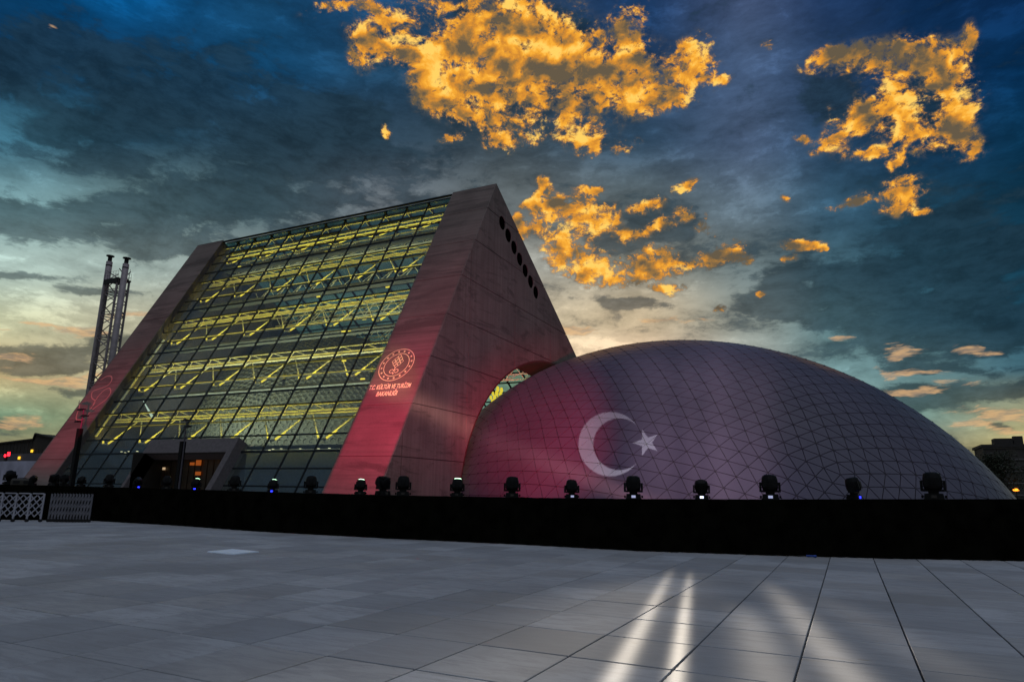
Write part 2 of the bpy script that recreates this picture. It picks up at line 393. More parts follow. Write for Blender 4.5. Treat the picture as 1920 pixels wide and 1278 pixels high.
    o = bpy.data.objects.new('sky', me); COL.objects.link(o); o['kind'] = 'structure'; o.visible_shadow = False     # lets the sun lamp, farther away, in
sky()

# ------------------------------------------------------------------ ground and paving
def paving():
    t = NT('ground_asphalt'); n = t.noise(t.pos(), .7, 6); m = t.base(t.mix(n, (.035,.035,.036), (.06,.06,.062)), .95)
    g = MB(); N = 96; g.add([(0,0,-.09)]+[(3480*cos(2*pi*i/N), 3480*sin(2*pi*i/N), -.09) for i in range(N)], [(0,i+1,(i+1)%N+1) for i in range(N)])
    g.build('ground', m, kind='structure')
    t = NT('paving_stone'); P = t.pos()
    s = t.new('SeparateXYZ'); t.l(P, s.inputs[0])
    cxn = t.math('FLOOR', t.math('DIVIDE', t.math('ADD', s.outputs[0], .58), 1.075)); cyn = t.math('FLOOR', t.math('DIVIDE', t.math('SUBTRACT', s.outputs[1], 8.2), 1.22))
    cb = t.new('CombineXYZ'); t.l(cxn, cb.inputs[0]); t.l(cyn, cb.inputs[1])
    wn_ = t.new('TexWhiteNoise'); t.l(cb.outputs[0], wn_.inputs[0])
    sep = t.new('SeparateColor'); t.l(wn_.outputs['Color'], sep.inputs[0])
    grain = t.noise(t.map(t.vmath('ADD', P, t.scale(cb.outputs[0], 3.7)), (1.3,6,1)), 1, 8, .72, 1.2)     # veins along X
    spots = t.noise(P, 26, 4, .6); big = t.noise(P, .35, 6, .6, .5)
    blot = t.noise(t.map(P, (.7,2.4,1)), 1.6, 5, .62, 1.5)
    c = t.mix(sep.outputs[0], (.30,.315,.35), (.47,.485,.525))
    c = t.mix(t.math('MULTIPLY', t.ramp(sep.outputs[1], .62, .9), .38), c, (.27,.255,.235))
    c = t.mix(t.math('MULTIPLY', t.ramp(grain, .42, .62), .55), c, (.25,.255,.275))
    c = t.mix(t.math('MULTIPLY', t.ramp(big, .42, .62), .38), c, (.19,.19,.20))
    sand = t.noise(P, 90, 3, .7); c = t.mix(t.math('MULTIPLY', t.ramp(sand, .3, .7), .35), c, (.20,.205,.22))
    c = t.mix(t.math('MULTIPLY', t.ramp(blot, .665, .74), .55), c, (.20,.165,.115))        # brown stains
    c = t.mix(t.math('MULTIPLY', t.ramp(spots, .70, .76), .25), c, (.16,.15,.14))
    t.bump(spots, .10, .006)
    stone = t.base(c, .78, 0, .2)
    joint = simple('joint_mortar', (.035,.036,.045), .95, 0, .3)
    root = bpy.data.objects.new('plaza_paving', None); COL.objects.link(root); root['kind'] = 'structure'
    bed = MB(); bed.box((-150,-30,-.086),(45,20.3,-.045)); bed.build('mortar_bed', joint, root)
    PX, PY = 1.075, 1.22
    cells = []
    for i in range(-60, 30):
        for j in range(-12, 13):
            x0 = -.58+i*PX; y0 = 8.2+j*PY
            if y0 > 24: continue
            cc = np.array([x0+PX/2, y0+PY/2, 0]); d = cc-CAM; zc = d @ CF
            area = -1
            if zc > 1:
                u, v = proj(cc)
                if -60 < u < 1980 and v < 1330: area = 1.3*1.65/zc**3*1e4
            cells.append((area, x0, y0))
    cells.sort(reverse=True)
    g = .010; th = .05
    sh = MB(); w, l = PX-2*g, PY-2*g; b = .006
    sh.add([(0,0,-th),(w,0,-th),(w,l,-th),(0,l,-th),(0,0,-b),(w,0,-b),(w,l,-b),(0,l,-b),(b,b,0),(w-b,b,0),(w-b,l-b,0),(b,l-b,0)],
           [(0,1,5,4),(1,2,6,5),(2,3,7,6),(3,0,4,7),(4,5,9,8),(5,6,10,9),(6,7,11,10),(7,4,8,11),(8,9,10,11)])
    me = sh.mesh('paving_slab', stone)
    rest = MB()
    for k, (a, x0, y0) in enumerate(cells):
        dz = random.uniform(-.002,.002)
        if k < 300 and a > 0:
            inst('paving_slab', me, root, (x0+g, y0+g, dz), (random.gauss(0,.0009), random.gauss(0,.0009), 0))
        else:
            rest.add([(x0+g+v[0], y0+g+v[1], dz+v[2]) for v in sh.v], sh.f)
    rest.build('distant_paving_slabs', stone, root, kind='stuff')
    far = MB(); far.box((-150,24.2,-.086),(60,49.0,-.02)); far.build('forecourt', stone, kind='structure')
paving()

# ------------------------------------------------------------------ concert hall (glazed prism between two concrete slabs)
TH = R(61.75); SN, CS = sin(TH), cos(TH)
AY, AZ_ = 71.18, 40.69                      # ridge
BK = np.array([28.38, -17.09]); BK /= np.linalg.norm(BK)
XR0, XR1 = -44.3, -37.72                    # right slab
XL0, XL1 = -93.6, -87.6                     # left slab
E_S = np.array([0, CS, SN]); N_S = np.array([0, -SN, CS])
O_S = np.array([0, AY-AZ_/tan(TH), 0.])
def slope(X, s, off=0.): return np.array([X,0,0]) + O_S + E_S*s + N_S*off
def pix_slope(x, y, off=0.):
    d = ray(x, y); P0 = O_S+N_S*off; t = ((P0-CAM) @ N_S)/(d @ N_S); p = CAM+d*t
    return p[0], (p[2]-N_S[2]*off)/SN
S_TOP = AZ_/SN
hall = thing('concert_hall', 'tall glass-fronted prism between two leaning concrete slabs, lit yellow inside', 'building', (-65, 70, 0))
hall_inv = Matrix.Translation((65,-70,0))
def hp(o):                                   # parent into hall, keeping world placement
    o.parent = hall; o.matrix_parent_inverse = hall_inv; return o

ARC_Y, ARC_A, ARC_B = 92., 27.9, 20.4
HOLES = [(73.07+1.822*i, 35.93-1.07*i) for i in range(7)]; HR = .93
def in_gable(y, z, m=0.):
    fy = O_S[1]+z*CS/SN
    if y < fy+m: return False
    bz = AZ_+(y-AY)*BK[1]/BK[0]
    return z < bz-m and z > 0
def cdt(polys, keep, grid=None):
    V = []; Ed = []
    for P, closed in polys:
        b = len(V); V += [Vector((p[0], p[1])) for p in P]; n = len(P)
        Ed += [(b+i, b+(i+1) % n) for i in range(n if closed else n-1)]
    if grid: V += [Vector(p) for p in grid]
    r = delaunay_2d_cdt(V, Ed, [], 0, 1e-4)
    vs, fs = r[0], r[2]; out = []
    for f in fs:
        c = sum((vs[i] for i in f), Vector((0,0)))/len(f)
        if keep(c[0], c[1]): out.append(tuple(f))
    return [(v[0], v[1]) for v in vs], out
def plate(mb, vs, fs, fn, fn2):             # front fn(p), back fn2(p); adds walls round boundaries
    used = sorted({i for f in fs for i in f}); ix = {i: k for k, i in enumerate(used)}; n = len(used)
    if not fs: return
    P = [fn(vs[i]) for i in used]+[fn2(vs[i]) for i in used]
    F = []; cnt = {}
    for f in fs:
        g = tuple(ix[i] for i in f); F.append(g); F.append(tuple(i+n for i in reversed(g)))
        for a, b in zip(g, g[1:]+g[:1]): cnt[(a, b)] = 1
    for (a, b) in cnt:
        if (b, a) not in cnt: F.append((b, a, a+n, b+n))
    mb.add(P, F)
arc = [(ARC_Y+ARC_A*cos(t), ARC_B*sin(t)) for t in np.linspace(0, pi, 73)]
arc = [(ARC_Y+ARC_A, -1)]+arc+[(ARC_Y-ARC_A, -1)]
def circ(c, r, n=20): return [(c[0]+r*cos(2*pi*i/n), c[1]+r*sin(2*pi*i/n)) for i in range(n)]
ZB = AZ_; YB = AY+(0-AZ_)/BK[1]*BK[0]
def gable_core(x0, x1, parent_name, holes=True):
    m = .085
    tri = [(O_S[1]+m*1.3, 0), (AY, AZ_-m*1.6), (YB-m*2, 0)]
    polys = [(tri, True)]
    if holes: polys += [(arc, False)]+[(circ(c, HR), True) for c in HOLES]
    def keep(y, z):
        if not in_gable(y, z, m*.5): return False
        if holes:
            if ((y-ARC_Y)/ARC_A)**2+(max(z,0)/ARC_B)**2 < 1: return False
            if any((y-c[0])**2+(z-c[1])**2 < HR*HR for c in HOLES): return False
        return True
    v, f = cdt(polys, keep)
    mb = MB(); plate(mb, v, f, lambda p: (x1-m, p[0], p[1]), lambda p: (x0+m*.5, p[0], p[1]))
    return mb
zl = [4.72+5.28*i for i in range(8)]; zl = [0]+[z for z in zl if z < AZ_]+[AZ_+1]
yl = [53.2-12.05+12.05*i for i in range(9)]
HMID = 6.0
def gable_panels(xface, sgn, parent):
    g = .045
    for a in range(len(zl)-1):
        for b in range(len(yl)-1):
            y0, y1, z0, z1 = yl[b]+g, yl[b+1]-g, zl[a]+g, zl[a+1]-g
            rect = [(y0,z0),(y1,z0),(y1,z1),(y0,z1)]
            tri = [(O_S[1], 0), (AY, AZ_), (YB, 0)]
            polys = [(rect, True), (tri, True), (arc, False)]+[(circ(c, HR), True) for c in HOLES if y0-1 < c[0] < y1+1 and z0-1 < c[1] < z1+1]
            def keep(y, z):
                return (y0 < y < y1 and z0 < z < z1 and in_gable(y, z) and not ((y-ARC_Y)/ARC_A)**2+(z/ARC_B)**2 < 1
                        and not any((y-c[0])**2+(z-c[1])**2 < HR*HR for c in HOLES))
            v, f = cdt(polys, keep)
            if not f: continue
            mb = MB(); plate(mb, v, f, lambda p: (xface, p[0], p[1]), lambda p: (xface-.08*sgn, p[0], p[1]))
            mb.build('concrete_panel', CON_GABLE, parent)
def slab_panels(x0, x1, parent):
    g = .03
    ss = [z/SN for z in zl[:-1]]+[S_TOP]
    for a in range(len(ss)-1):
        s0, s1 = max(ss[a],0)+g, ss[a+1]-(g if a < len(ss)-2 else 0)
        mb = MB(); o = slope(x0, s0, -.08)
        mb.frame_box(o, (x1-x0,0,0), E_S*(s1-s0), N_S*.08)
        mb.build('concrete_panel', CON_SLAB, parent)
right = hp(gable_core(XR0, XR1, '').build('right_slab', CON_CORE)); right.name = 'concrete_slab_wall'
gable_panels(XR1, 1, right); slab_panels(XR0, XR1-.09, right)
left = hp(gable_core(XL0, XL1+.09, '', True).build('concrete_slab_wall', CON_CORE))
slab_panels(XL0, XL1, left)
# inner reveal of left slab (facing the glass), its shade painted in
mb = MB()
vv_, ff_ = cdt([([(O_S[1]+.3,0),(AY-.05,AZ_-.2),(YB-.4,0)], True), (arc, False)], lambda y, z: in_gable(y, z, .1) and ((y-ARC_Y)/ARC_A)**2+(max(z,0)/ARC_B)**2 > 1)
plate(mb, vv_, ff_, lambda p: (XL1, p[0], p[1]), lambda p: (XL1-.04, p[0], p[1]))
mb.build('inner_face', simple('shaded_inner_concrete', (.014,.012,.012), .9), left)
# arch lining
lin_m = simple('red_arch_lining', (.085,.014,.014), .75)
mb = MB(); n = 60
for k in range(n):
    t0, t1 = pi*k/n, pi*(k+1)/n
    q = lambda t, r, x: (x, ARC_Y+(ARC_A-r)*cos(t), (ARC_B-r)*sin(t))
    mb.add([q(t0,.0,XR1-.02), q(t1,.0,XR1-.02), q(t1,.25,XR1-.02), q(t0,.25,XR1-.02), q(t0,.0,XR0), q(t1,.0,XR0), q(t1,.25,XR0), q(t0,.25,XR0)],
           [(0,1,2,3),(4,7,6,5),(3,2,6,7),(0,4,5,1)])
hp(mb.build('arch_lining', lin_m))
# holes are closed by flat discs, their inner darkness painted black
for c in HOLES:
    mb = MB(); p = circ(c, HR*.99, 20); mb.add([(XR1-.12, a, b) for a, b in p], [tuple(range(20))]); mb.add([(XR1-.14, a, b) for a, b in p], [tuple(reversed(range(20)))])
    hp(mb.build('round_vent', simple('vent_shade_black', (.0015,.0012,.0012), .9, 0, .2, 3., 0.) if 'vent_shade_black' not in bpy.data.materials else bpy.data.materials['vent_shade_black']))

LATY = emit('lattice_glow', (.95,.78,.05), .75)  # yellow light of the interior lattice put into added glowing panes
for (px_, py_, r_) in ((934,729,.42),(941,731,.40),(932,737,.45),(939,739,.42),(925,738,.30),(928,745,.42),(935,746,.30),(921,745,.30),(924,752,.34)):
    p = onx(px_, py_, -42.2); m = MB(); P_ = [(p[0], p[1]+r_*cos(pi*i/3), p[2]+r_*sin(pi*i/3)) for i in range(6)]
    m.add(P_+[(a-.1, b, c) for a, b, c in P_], [(0,1,2,3,4,5),(11,10,9,8,7,6)]+[(i,i+6,(i+1)%6+6,(i+1)%6) for i in range(6)]); hp(m.build('lattice_glow_pane', LATY))
# ---- glazing on the front slope
GO = -.8                                     # recess
cols = [XR0]+[-48.45-3.62*i for i in range(11)]+[XL1]
rows = [.42+2.04*k for k in range(22)]+[S_TOP+.1]
DX0, DX1 = -73.1, -58.7; DS1 = 7.75          # entrance portal footprint
yr = .06
pane_cache = {}
panes_parent = hall
for i in range(len(cols)-1):
    x1, x0 = cols[i], cols[i+1]
    for k in range(len(rows)-1):
        s0, s1 = rows[k], rows[k+1]
        if x0 > DX0-1.2 and x1 < DX1+1.2 and s1 < DS1: continue
        w, l = round(x1-x0-.10, 3), round(s1-s0-.10, 3)
        key = (w, l)
        if key not in pane_cache:
            m = MB(); m.frame_box((0,0,-.02), (w,0,0), (0,l,0), (0,0,.02)); pane_cache[key] = m.mesh('window_pane', GLASS)
        o = inst('window_pane', pane_cache[key], None)
        p = slope(x0+.05, s0+.05, GO); o.location = p; o.rotation_euler = (TH+random.gauss(0,.0016), random.gauss(0,.0016), 0)
        hp(o)
for c in cols[1:-1]:
    lo = DS1+.0 if DX0 < c < DX1 else .0
    mb = MB(); mb.frame_box(slope(c-.06, lo, GO-.12), (.12,0,0), E_S*(S_TOP-lo), N_S*.2); hp(mb.build('mullion', MULLION))
for k, s in enumerate(rows):
    thick = .16 if k in (3,7,11,15,19) else .09
    segs = [(cols[-1], cols[0])] if s > DS1 else [(cols[-1], DX0), (DX1, cols[0])]
    for a, b in segs:
        mb = MB(); mb.frame_box(slope(a, s-thick/2, GO-.10), (b-a,0,0), E_S*thick, N_S*.165); hp(mb.build('transom', MULLION))
# opened top vents: heavier frames
for c0 in (1,2,5,6,9,10):
    mb = MB(); x1, x0 = cols[c0], cols[c0+1]; s0, s1 = rows[21]-.25, rows[21]
    mb.frame_box(slope(x0, rows[21]-.12, GO+.07), (x1-x0,0,0), E_S*.26, N_S*.14); hp(mb.build('vent_frame', MULLION))
# ridge cap
mb = MB(); mb.tube((cols[-1], AY, AZ_-.35), (cols[0], AY, AZ_-.35), .17, n=8); hp(mb.build('ridge_cap', MULLION))

# ---- trusses behind glass
def lv_s(i): return rows[6]+8.16*i
def lv_k(i):                    # rise along the slope per metre of depth behind the glass on that storey
    P = slope(-62, lv_s(i)-2, GO)-CAM; return float(P @ E_S)/float(P @ -N_S)
def level(i):
    s = lv_s(i); K = lv_k(i)
    mb = MB(); a, b = XL1+.1, XR0-.1
    c1 = lambda X: slope(X, s+.35*K-.12, GO-.35); c2 = lambda X: slope(X, s-.95+1.5*K, GO-1.5); c3 = lambda X: slope(X, s-1.35+1.6*K, GO-1.6)
    if i == 4: c1 = lambda X: slope(X, s-.1, GO-.35); c2 = lambda X: slope(X, s-.9, GO-1.2); c3 = lambda X: slope(X, s-1.6, GO-1.3)
    mb.tube(c1(a), c1(b), .10); mb.tube(c2(a), c2(b), .14); mb.tube(c3(a), c3(b), .12)
    mb.build('x', STEEL).name = 'truss_chords'; hp(bpy.data.objects['truss_chords']) if 'truss_chords' in bpy.data.objects else None
    for o in [o for o in bpy.data.objects if o.name.startswith('truss_chords') and not o.parent]: hp(o)
    wb = MB()
    X = cols[0]
    xs = [-44.83-3.62*j for j in range(12)]
    for j, x in enumerate(xs):
        wb.tube(c1(x), c2(x+ (.9)), .05, n=5); wb.tube(c1(x), c2(x-1.81), .04, n=5); wb.tube(c2(x), c3(x), .05, n=5)
    hp(wb.build('truss_webs', STEEL))
    # V struts with lamp feet
    for j in range(6):
        xb = -48.45-1.2-7.24*j
        foot = slope(xb, s-4.8+1.4*K, GO-1.4)
        for dx in (-3.3, 3.3):
            top = c3(xb+dx)
            if not (XL1 < top[0] < XR0): continue
            f2 = foot+np.array([.42*(1 if dx > 0 else -1),0,0])
            m = MB(); m.tube(f2, top, .08, n=6); hp(m.build('strut', STEEL))
        m = MB(); m.tube(foot+np.array([-.5,0,0]), foot+np.array([.5,0,0]), .13, n=6); hp(m.build('strut_foot', STEEL))
    # walkway
    yc = slope(0, s-5.2+1.2*K, GO-1.2)
    m = MB(); m.box((XL1+.1, yc[1], yc[2]-.5), (XR0-.1, yc[1]+2.2, yc[2]-.25)); hp(m.build('walkway', simple('walkway_concrete', (.10,.10,.08), .8) if 'walkway_concrete' not in bpy.data.materials else bpy.data.materials['walkway_concrete']))
    m = MB(); m.tube((XL1+.2, yc[1]+.1, yc[2]+.95), (XR0-.2, yc[1]+.1, yc[2]+.95), .04, n=5)
    for q in range(24): m.tube((XL1+.9+1.8*q, yc[1]+.1, yc[2]-.2), (XL1+.9+1.8*q, yc[1]+.1, yc[2]+.95), .025, n=4)
    hp(m.build('railing', GALV))
    return yc
LV = [level(i) for i in range(5)]
# lamps at strut feet (yellow), small downlights below walkways
LAMP_Y = emit('yellow_lamp', (1,.74,.07), 1.5)
LAMP_W = emit('warm_downlight', (1,.9,.5), 2.2)
for i in range(5):
    s = lv_s(i); K = lv_k(i)
    for j in range(6):
        xb = -48.45-1.2-7.24*j; foot = slope(xb, s-4.8+1.4*K, GO-1.4)
        for sg in (-1,1):
            d = np.array([3.3*sg-.42*sg,0,0])+(E_S*3.05-N_S*.2)
            d /= np.linalg.norm(d); p = foot+np.array([.42*sg,0,0])
            m = MB(); m.tube(p+d*.15, p+d*(1.5 if sg > 0 else .8), .13, .09, n=8); hp(m.build('strut_lamp', LAMP_Y))
for j in range(22):
    yc = LV[0]; x = -46-1.9*j-random.uniform(-.5,.5)
    m = MB(); m.lathe([(.13,-.05),(.13,0)], 8, (x, yc[1]+.8+random.uniform(0,2.5), yc[2]-.5)); hp(m.build('downlight', LAMP_W))
for (px_, py_) in ((565,502),(612,472),(624,470),(645,676),(683,598),(644,621),(654,621),(540,501),(474,497),(449,500),(597,556),(727,538),(680,710)):
    Xq, sq = pix_slope(px_, py_, GO-1.4); p = slope(Xq, sq, GO-1.4)
    m = MB(); m.tube(p-np.array([.28,0,0]), p+np.array([.28,0,0]), .10, n=6); hp(m.build('wall_lamp', LAMP_Y))
def area(name, loc, sx, sy, e, col, rot):
    d = bpy.data.lights.new(name, 'AREA'); d.shape = 'RECTANGLE'; d.size = sx; d.size_y = sy; d.energy = e; d.color = col
    o = bpy.data.objects.new(name, d); COL.objects.link(o); o.location = loc; o.rotation_euler = rot; return o
YEL = (1,.76,.05)
for i in range(5):
    s = lv_s(i)
    p = slope((XL1+XR0)/2, s-4.2+1.0*lv_k(i), GO-1.0)
    area('truss_uplight', p, 42, .4, 620 if i == 4 else (1900 if i < 3 else 1400), YEL, (R(180-28), 0, 0))
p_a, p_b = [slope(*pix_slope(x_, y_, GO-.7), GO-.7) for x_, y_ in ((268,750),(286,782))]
m = MB(); m.tube(p_a, p_b, .03, .17, n=8); hp(m.build('glass_glint', emit('glint_glow', (.85,1,.82), .9)))  # glowing streak standing in for a beam reflected on the glass
# wall between front and back: vertical end posts lit yellow by left slab
m = MB(); m.tube(slope(XL1+.35, 9.5, GO-.5), slope(XL1+.35, 26, GO-.5), .14, n=6); hp(m.build('edge_tube', STEEL))

# ---- rear glazing and rear trusses
def rear(x, q, off=0.):     # q metres down the rear slope from ridge
    nrm = np.array([0, -BK[1], BK[0]]); return np.array([x, AY+BK[0]*q, AZ_+BK[1]*q])+nrm*off
m = MB(); L = 74
m.frame_box(rear(XL1+.1, .4, -.5), (XR0-XL1-.2,0,0), rear(0,L,0)-rear(0,0,0), (rear(0,0,.03)-rear(0,0,0))); hp(m.build('rear_glazing', GLASS_REAR))
m = MB()
for i in range(13):
    x = XR0-.3-3.62*i
    if x < XL1: break
    m.frame_box(rear(x-.1, .4, -.85), (.2,0,0), rear(0,L,0)-rear(0,0,0), rear(0,0,.3)-rear(0,0,0))
for k in range(30):
    m.frame_box(rear(XL1+.1, 1+2.5*k, -.8), (XR0-XL1-.2,0,0), rear(0,.15,0)-rear(0,0,0), rear(0,0,.2)-rear(0,0,0))
hp(m.build('rear_mullions', MULLION))
for k in range(6):
    m = MB(); q = 4+6*k
    A_ = lambda x: rear(x, q, -1.4); B_ = lambda x: rear(x, q+1.6, -1.5); C_ = lambda x: rear(x, q+.8, -3.4)
    for fn in (A_, B_, C_): m.tube(fn(XL1+.2), fn(XR0-.2), .12, n=6)
    for j in range(12):
        x = XR0-.4-3.62*j
        m.tube(A_(x), C_(x-1.8), .07, n=5); m.tube(C_(x-1.8), A_(x-3.62), .07, n=5); m.tube(B_(x), C_(x-1.8), .07, n=5); m.tube(A_(x), B_(x-3.62), .06, n=5)
    hp(m.build('rear_truss', STEEL))
# inner hall: hexagon clad shell
def hexshell():
    C = np.array([-80., 90., 3.]); S = np.array([25., 23., 25.])
    bm = bmesh.new(); bmesh.ops.create_icosphere(bm, subdivisions=6, radius=1)
    bm.verts.ensure_lookup_table(); bm.faces.ensure_lookup_table()
    cen = {f.index: f.calc_center_median() for f in bm.faces}
    mb = MB()
    for v in bm.verts:
        if v.co.z*S[2]+C[2] < 0 or v.co.y > .35: continue
        fs = list(v.link_faces); n = v.normal if v.normal.length else v.co
        t = n.orthogonal().normalized(); b = n.cross(t)
        fs.sort(key=lambda f: atan2((cen[f.index]-v.co).dot(b), (cen[f.index]-v.co).dot(t)))
        P = [np.array(cen[f.index].normalized()) for f in fs]; c = np.array(v.co)
        o = [C+S*p for p in P]; i_ = [C+S*(c+(p-c)*.78) for p in P]; d_ = [C+S*((c+(p-c)*.66)*.990) for p in P]
        k = len(P); mb.add(o+i_+d_, [(a,(a+1)%k,(a+1)%k+k,a+k) for a in range(k)]+[(a+k,(a+1)%k+k,(a+1)%k+2*k,a+2*k) for a in range(k)]+[tuple(range(2*k,3*k))])
    bm.free()
    t = NT('hex_cladding'); nn = t.noise(t.pos(), .2, 4)
    mat = t.base(t.mix(nn, (.085,.09,.08), (.14,.14,.12)), .6)
    hp(mb.build('hexagonal_cladding', mat, kind='stuff'))
hexshell()
area('foyer_light', (-62, 62, 9), 40, 3, 8500, (.92,1,.74), (R(150), 0, 0))
# floor / back of ground storey, bluish dark
m = MB(); m.box((XL1+.2, 54.5, .02), (XR0-.2, 120, .12)); hp(m.build('foyer_floor', simple('foyer_floor', (.12,.12,.13), .35)))
m = MB(); m.box((XL1+.2, 62.0, .12), (XR0-.2, 62.4, LV[0][2]-.5)); hp(m.build('foyer_back_wall', simple('foyer_wall', (.10,.12,.15), .5)))
area('foyer_cool_light', (-66, 59, 5.6), 38, 1.0, 26, (.45,.7,1), (0, 0, 0))
area('foyer_cool_wall', (-66, 56.5, 1.5), 38, .5, 30, (.35,.6,1), (R(90), 0, 0))

# ---- entrance portal
def portal():
    con = simple('portal_concrete', (.105,.09,.095), .85)
    m = MB(); s0, s1 = 5.84, 7.63
    # outer profile prisms in the slope plane, jambs and head, proud of glass
    d = 1.55
    def jamb(xa, xb): m.frame_box(slope(xa, -.2, GO-.4), (xb-xa,0,0), E_S*(s1+.2), N_S*d)
    jamb(DX0, DX0+.45); jamb(DX1-.8, DX1)
    m.frame_box(slope(DX0+.45, s0, GO-.4), (DX1-.8-DX0-.45,0,0), E_S*(s1-s0), N_S*d)
    o = hp(m.build('entrance_portal', con))
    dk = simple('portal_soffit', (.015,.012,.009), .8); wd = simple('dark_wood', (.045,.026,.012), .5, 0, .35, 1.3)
    x0, x1 = DX0+.45, DX1-.8
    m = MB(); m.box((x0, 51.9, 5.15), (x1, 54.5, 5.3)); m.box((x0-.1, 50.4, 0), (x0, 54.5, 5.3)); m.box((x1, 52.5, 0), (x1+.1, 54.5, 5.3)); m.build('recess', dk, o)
    n = 26; w = (x1-x0)/n
    for i in range(n):
        m = MB(); m.box((x0+i*w+.02, 54.2+.08*(i%2), .1), (x0+(i+1)*w-.02, 54.4, 5.14)); m.build('timber_slat', wd, o)
    em = emit('amber_light', (1,.22,.03), .26); ew = emit('dim_lamp', (1,.7,.4), .5)
    for px_, py_, hw, hh, mt in ((372,867,.36,.30,em),(360,869,.30,.16,em),(371,887,.38,.20,em),(279,876,.2,.16,ew),(307,878,.16,.14,ew)):
        p = ony(px_, py_, 54.05); m = MB(); m.box((p[0]-hw, 54.0, p[2]-hh), (p[0]+hw, 54.15, p[2]+hh)); m.build('glowing_lamp', mt, o)
    area('entrance_glow', ((x0+x1)/2+2, 53.3, 5.0), 9, .4, 22, (1,.50,.15), (0,0,0))
portal()

# ---- projected emblem and lettering on the right slab (flat pale marks)
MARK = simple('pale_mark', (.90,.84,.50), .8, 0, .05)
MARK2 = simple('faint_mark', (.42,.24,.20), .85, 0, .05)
def stroke(mb, pts, w, off, close=False):
    P = [np.array(p, float) for p in pts]; n = len(P)
    L, Rr = [], []
    for i in range(n):
        a = P[(i-1) % n] if (close or i > 0) else P[i]; b = P[(i+1) % n] if (close or i < n-1) else P[i]
        d = b-a; d /= (np.linalg.norm(d)+1e-9); q = np.array([-d[1], d[0]])*w/2
        L.append(slope(*(P[i]+q), off)); Rr.append(slope(*(P[i]-q), off))
    m = n if close else n-1
    mb.add(L+Rr, [(i, i+n, (i+1) % n+n, (i+1) % n) for i in range(m)])
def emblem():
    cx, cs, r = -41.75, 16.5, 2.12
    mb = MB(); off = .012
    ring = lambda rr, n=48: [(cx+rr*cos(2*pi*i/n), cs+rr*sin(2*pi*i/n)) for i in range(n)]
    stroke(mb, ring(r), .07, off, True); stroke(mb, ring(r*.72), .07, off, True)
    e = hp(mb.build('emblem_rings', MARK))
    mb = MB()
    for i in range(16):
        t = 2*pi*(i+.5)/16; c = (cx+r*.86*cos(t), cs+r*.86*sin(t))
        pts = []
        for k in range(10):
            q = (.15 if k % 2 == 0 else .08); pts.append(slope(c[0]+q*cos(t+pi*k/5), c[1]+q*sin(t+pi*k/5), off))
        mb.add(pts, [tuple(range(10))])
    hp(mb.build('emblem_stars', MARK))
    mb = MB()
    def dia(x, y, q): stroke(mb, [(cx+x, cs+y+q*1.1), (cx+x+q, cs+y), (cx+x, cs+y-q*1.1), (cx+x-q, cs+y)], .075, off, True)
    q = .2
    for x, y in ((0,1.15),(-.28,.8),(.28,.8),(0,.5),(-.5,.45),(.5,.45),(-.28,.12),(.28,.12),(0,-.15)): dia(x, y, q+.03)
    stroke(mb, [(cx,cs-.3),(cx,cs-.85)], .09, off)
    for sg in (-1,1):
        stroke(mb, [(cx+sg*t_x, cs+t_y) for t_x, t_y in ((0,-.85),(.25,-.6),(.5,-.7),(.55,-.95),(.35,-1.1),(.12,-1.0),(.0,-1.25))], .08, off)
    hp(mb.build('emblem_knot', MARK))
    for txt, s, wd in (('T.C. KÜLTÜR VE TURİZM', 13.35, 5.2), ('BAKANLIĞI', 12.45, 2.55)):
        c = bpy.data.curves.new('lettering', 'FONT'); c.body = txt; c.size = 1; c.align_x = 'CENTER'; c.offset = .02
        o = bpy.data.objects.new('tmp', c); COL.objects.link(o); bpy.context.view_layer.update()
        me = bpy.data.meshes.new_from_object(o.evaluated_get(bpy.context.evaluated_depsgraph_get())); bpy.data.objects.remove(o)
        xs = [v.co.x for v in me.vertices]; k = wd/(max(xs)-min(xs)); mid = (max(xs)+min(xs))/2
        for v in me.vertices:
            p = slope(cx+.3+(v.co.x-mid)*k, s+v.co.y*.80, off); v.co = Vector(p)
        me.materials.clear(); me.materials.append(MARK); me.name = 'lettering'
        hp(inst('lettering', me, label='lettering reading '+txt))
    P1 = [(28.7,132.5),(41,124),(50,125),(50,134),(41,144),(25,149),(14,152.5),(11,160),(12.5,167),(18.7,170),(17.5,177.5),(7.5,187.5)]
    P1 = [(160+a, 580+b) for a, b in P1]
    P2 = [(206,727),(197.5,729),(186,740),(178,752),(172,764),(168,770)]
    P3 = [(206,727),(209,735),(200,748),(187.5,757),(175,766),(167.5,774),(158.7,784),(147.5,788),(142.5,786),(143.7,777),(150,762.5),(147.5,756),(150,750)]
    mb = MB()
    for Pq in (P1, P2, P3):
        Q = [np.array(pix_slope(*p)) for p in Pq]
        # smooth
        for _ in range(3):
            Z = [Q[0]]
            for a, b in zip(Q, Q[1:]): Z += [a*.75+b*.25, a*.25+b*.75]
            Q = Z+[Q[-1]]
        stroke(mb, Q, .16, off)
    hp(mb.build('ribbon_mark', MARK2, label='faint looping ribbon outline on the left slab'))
emblem()

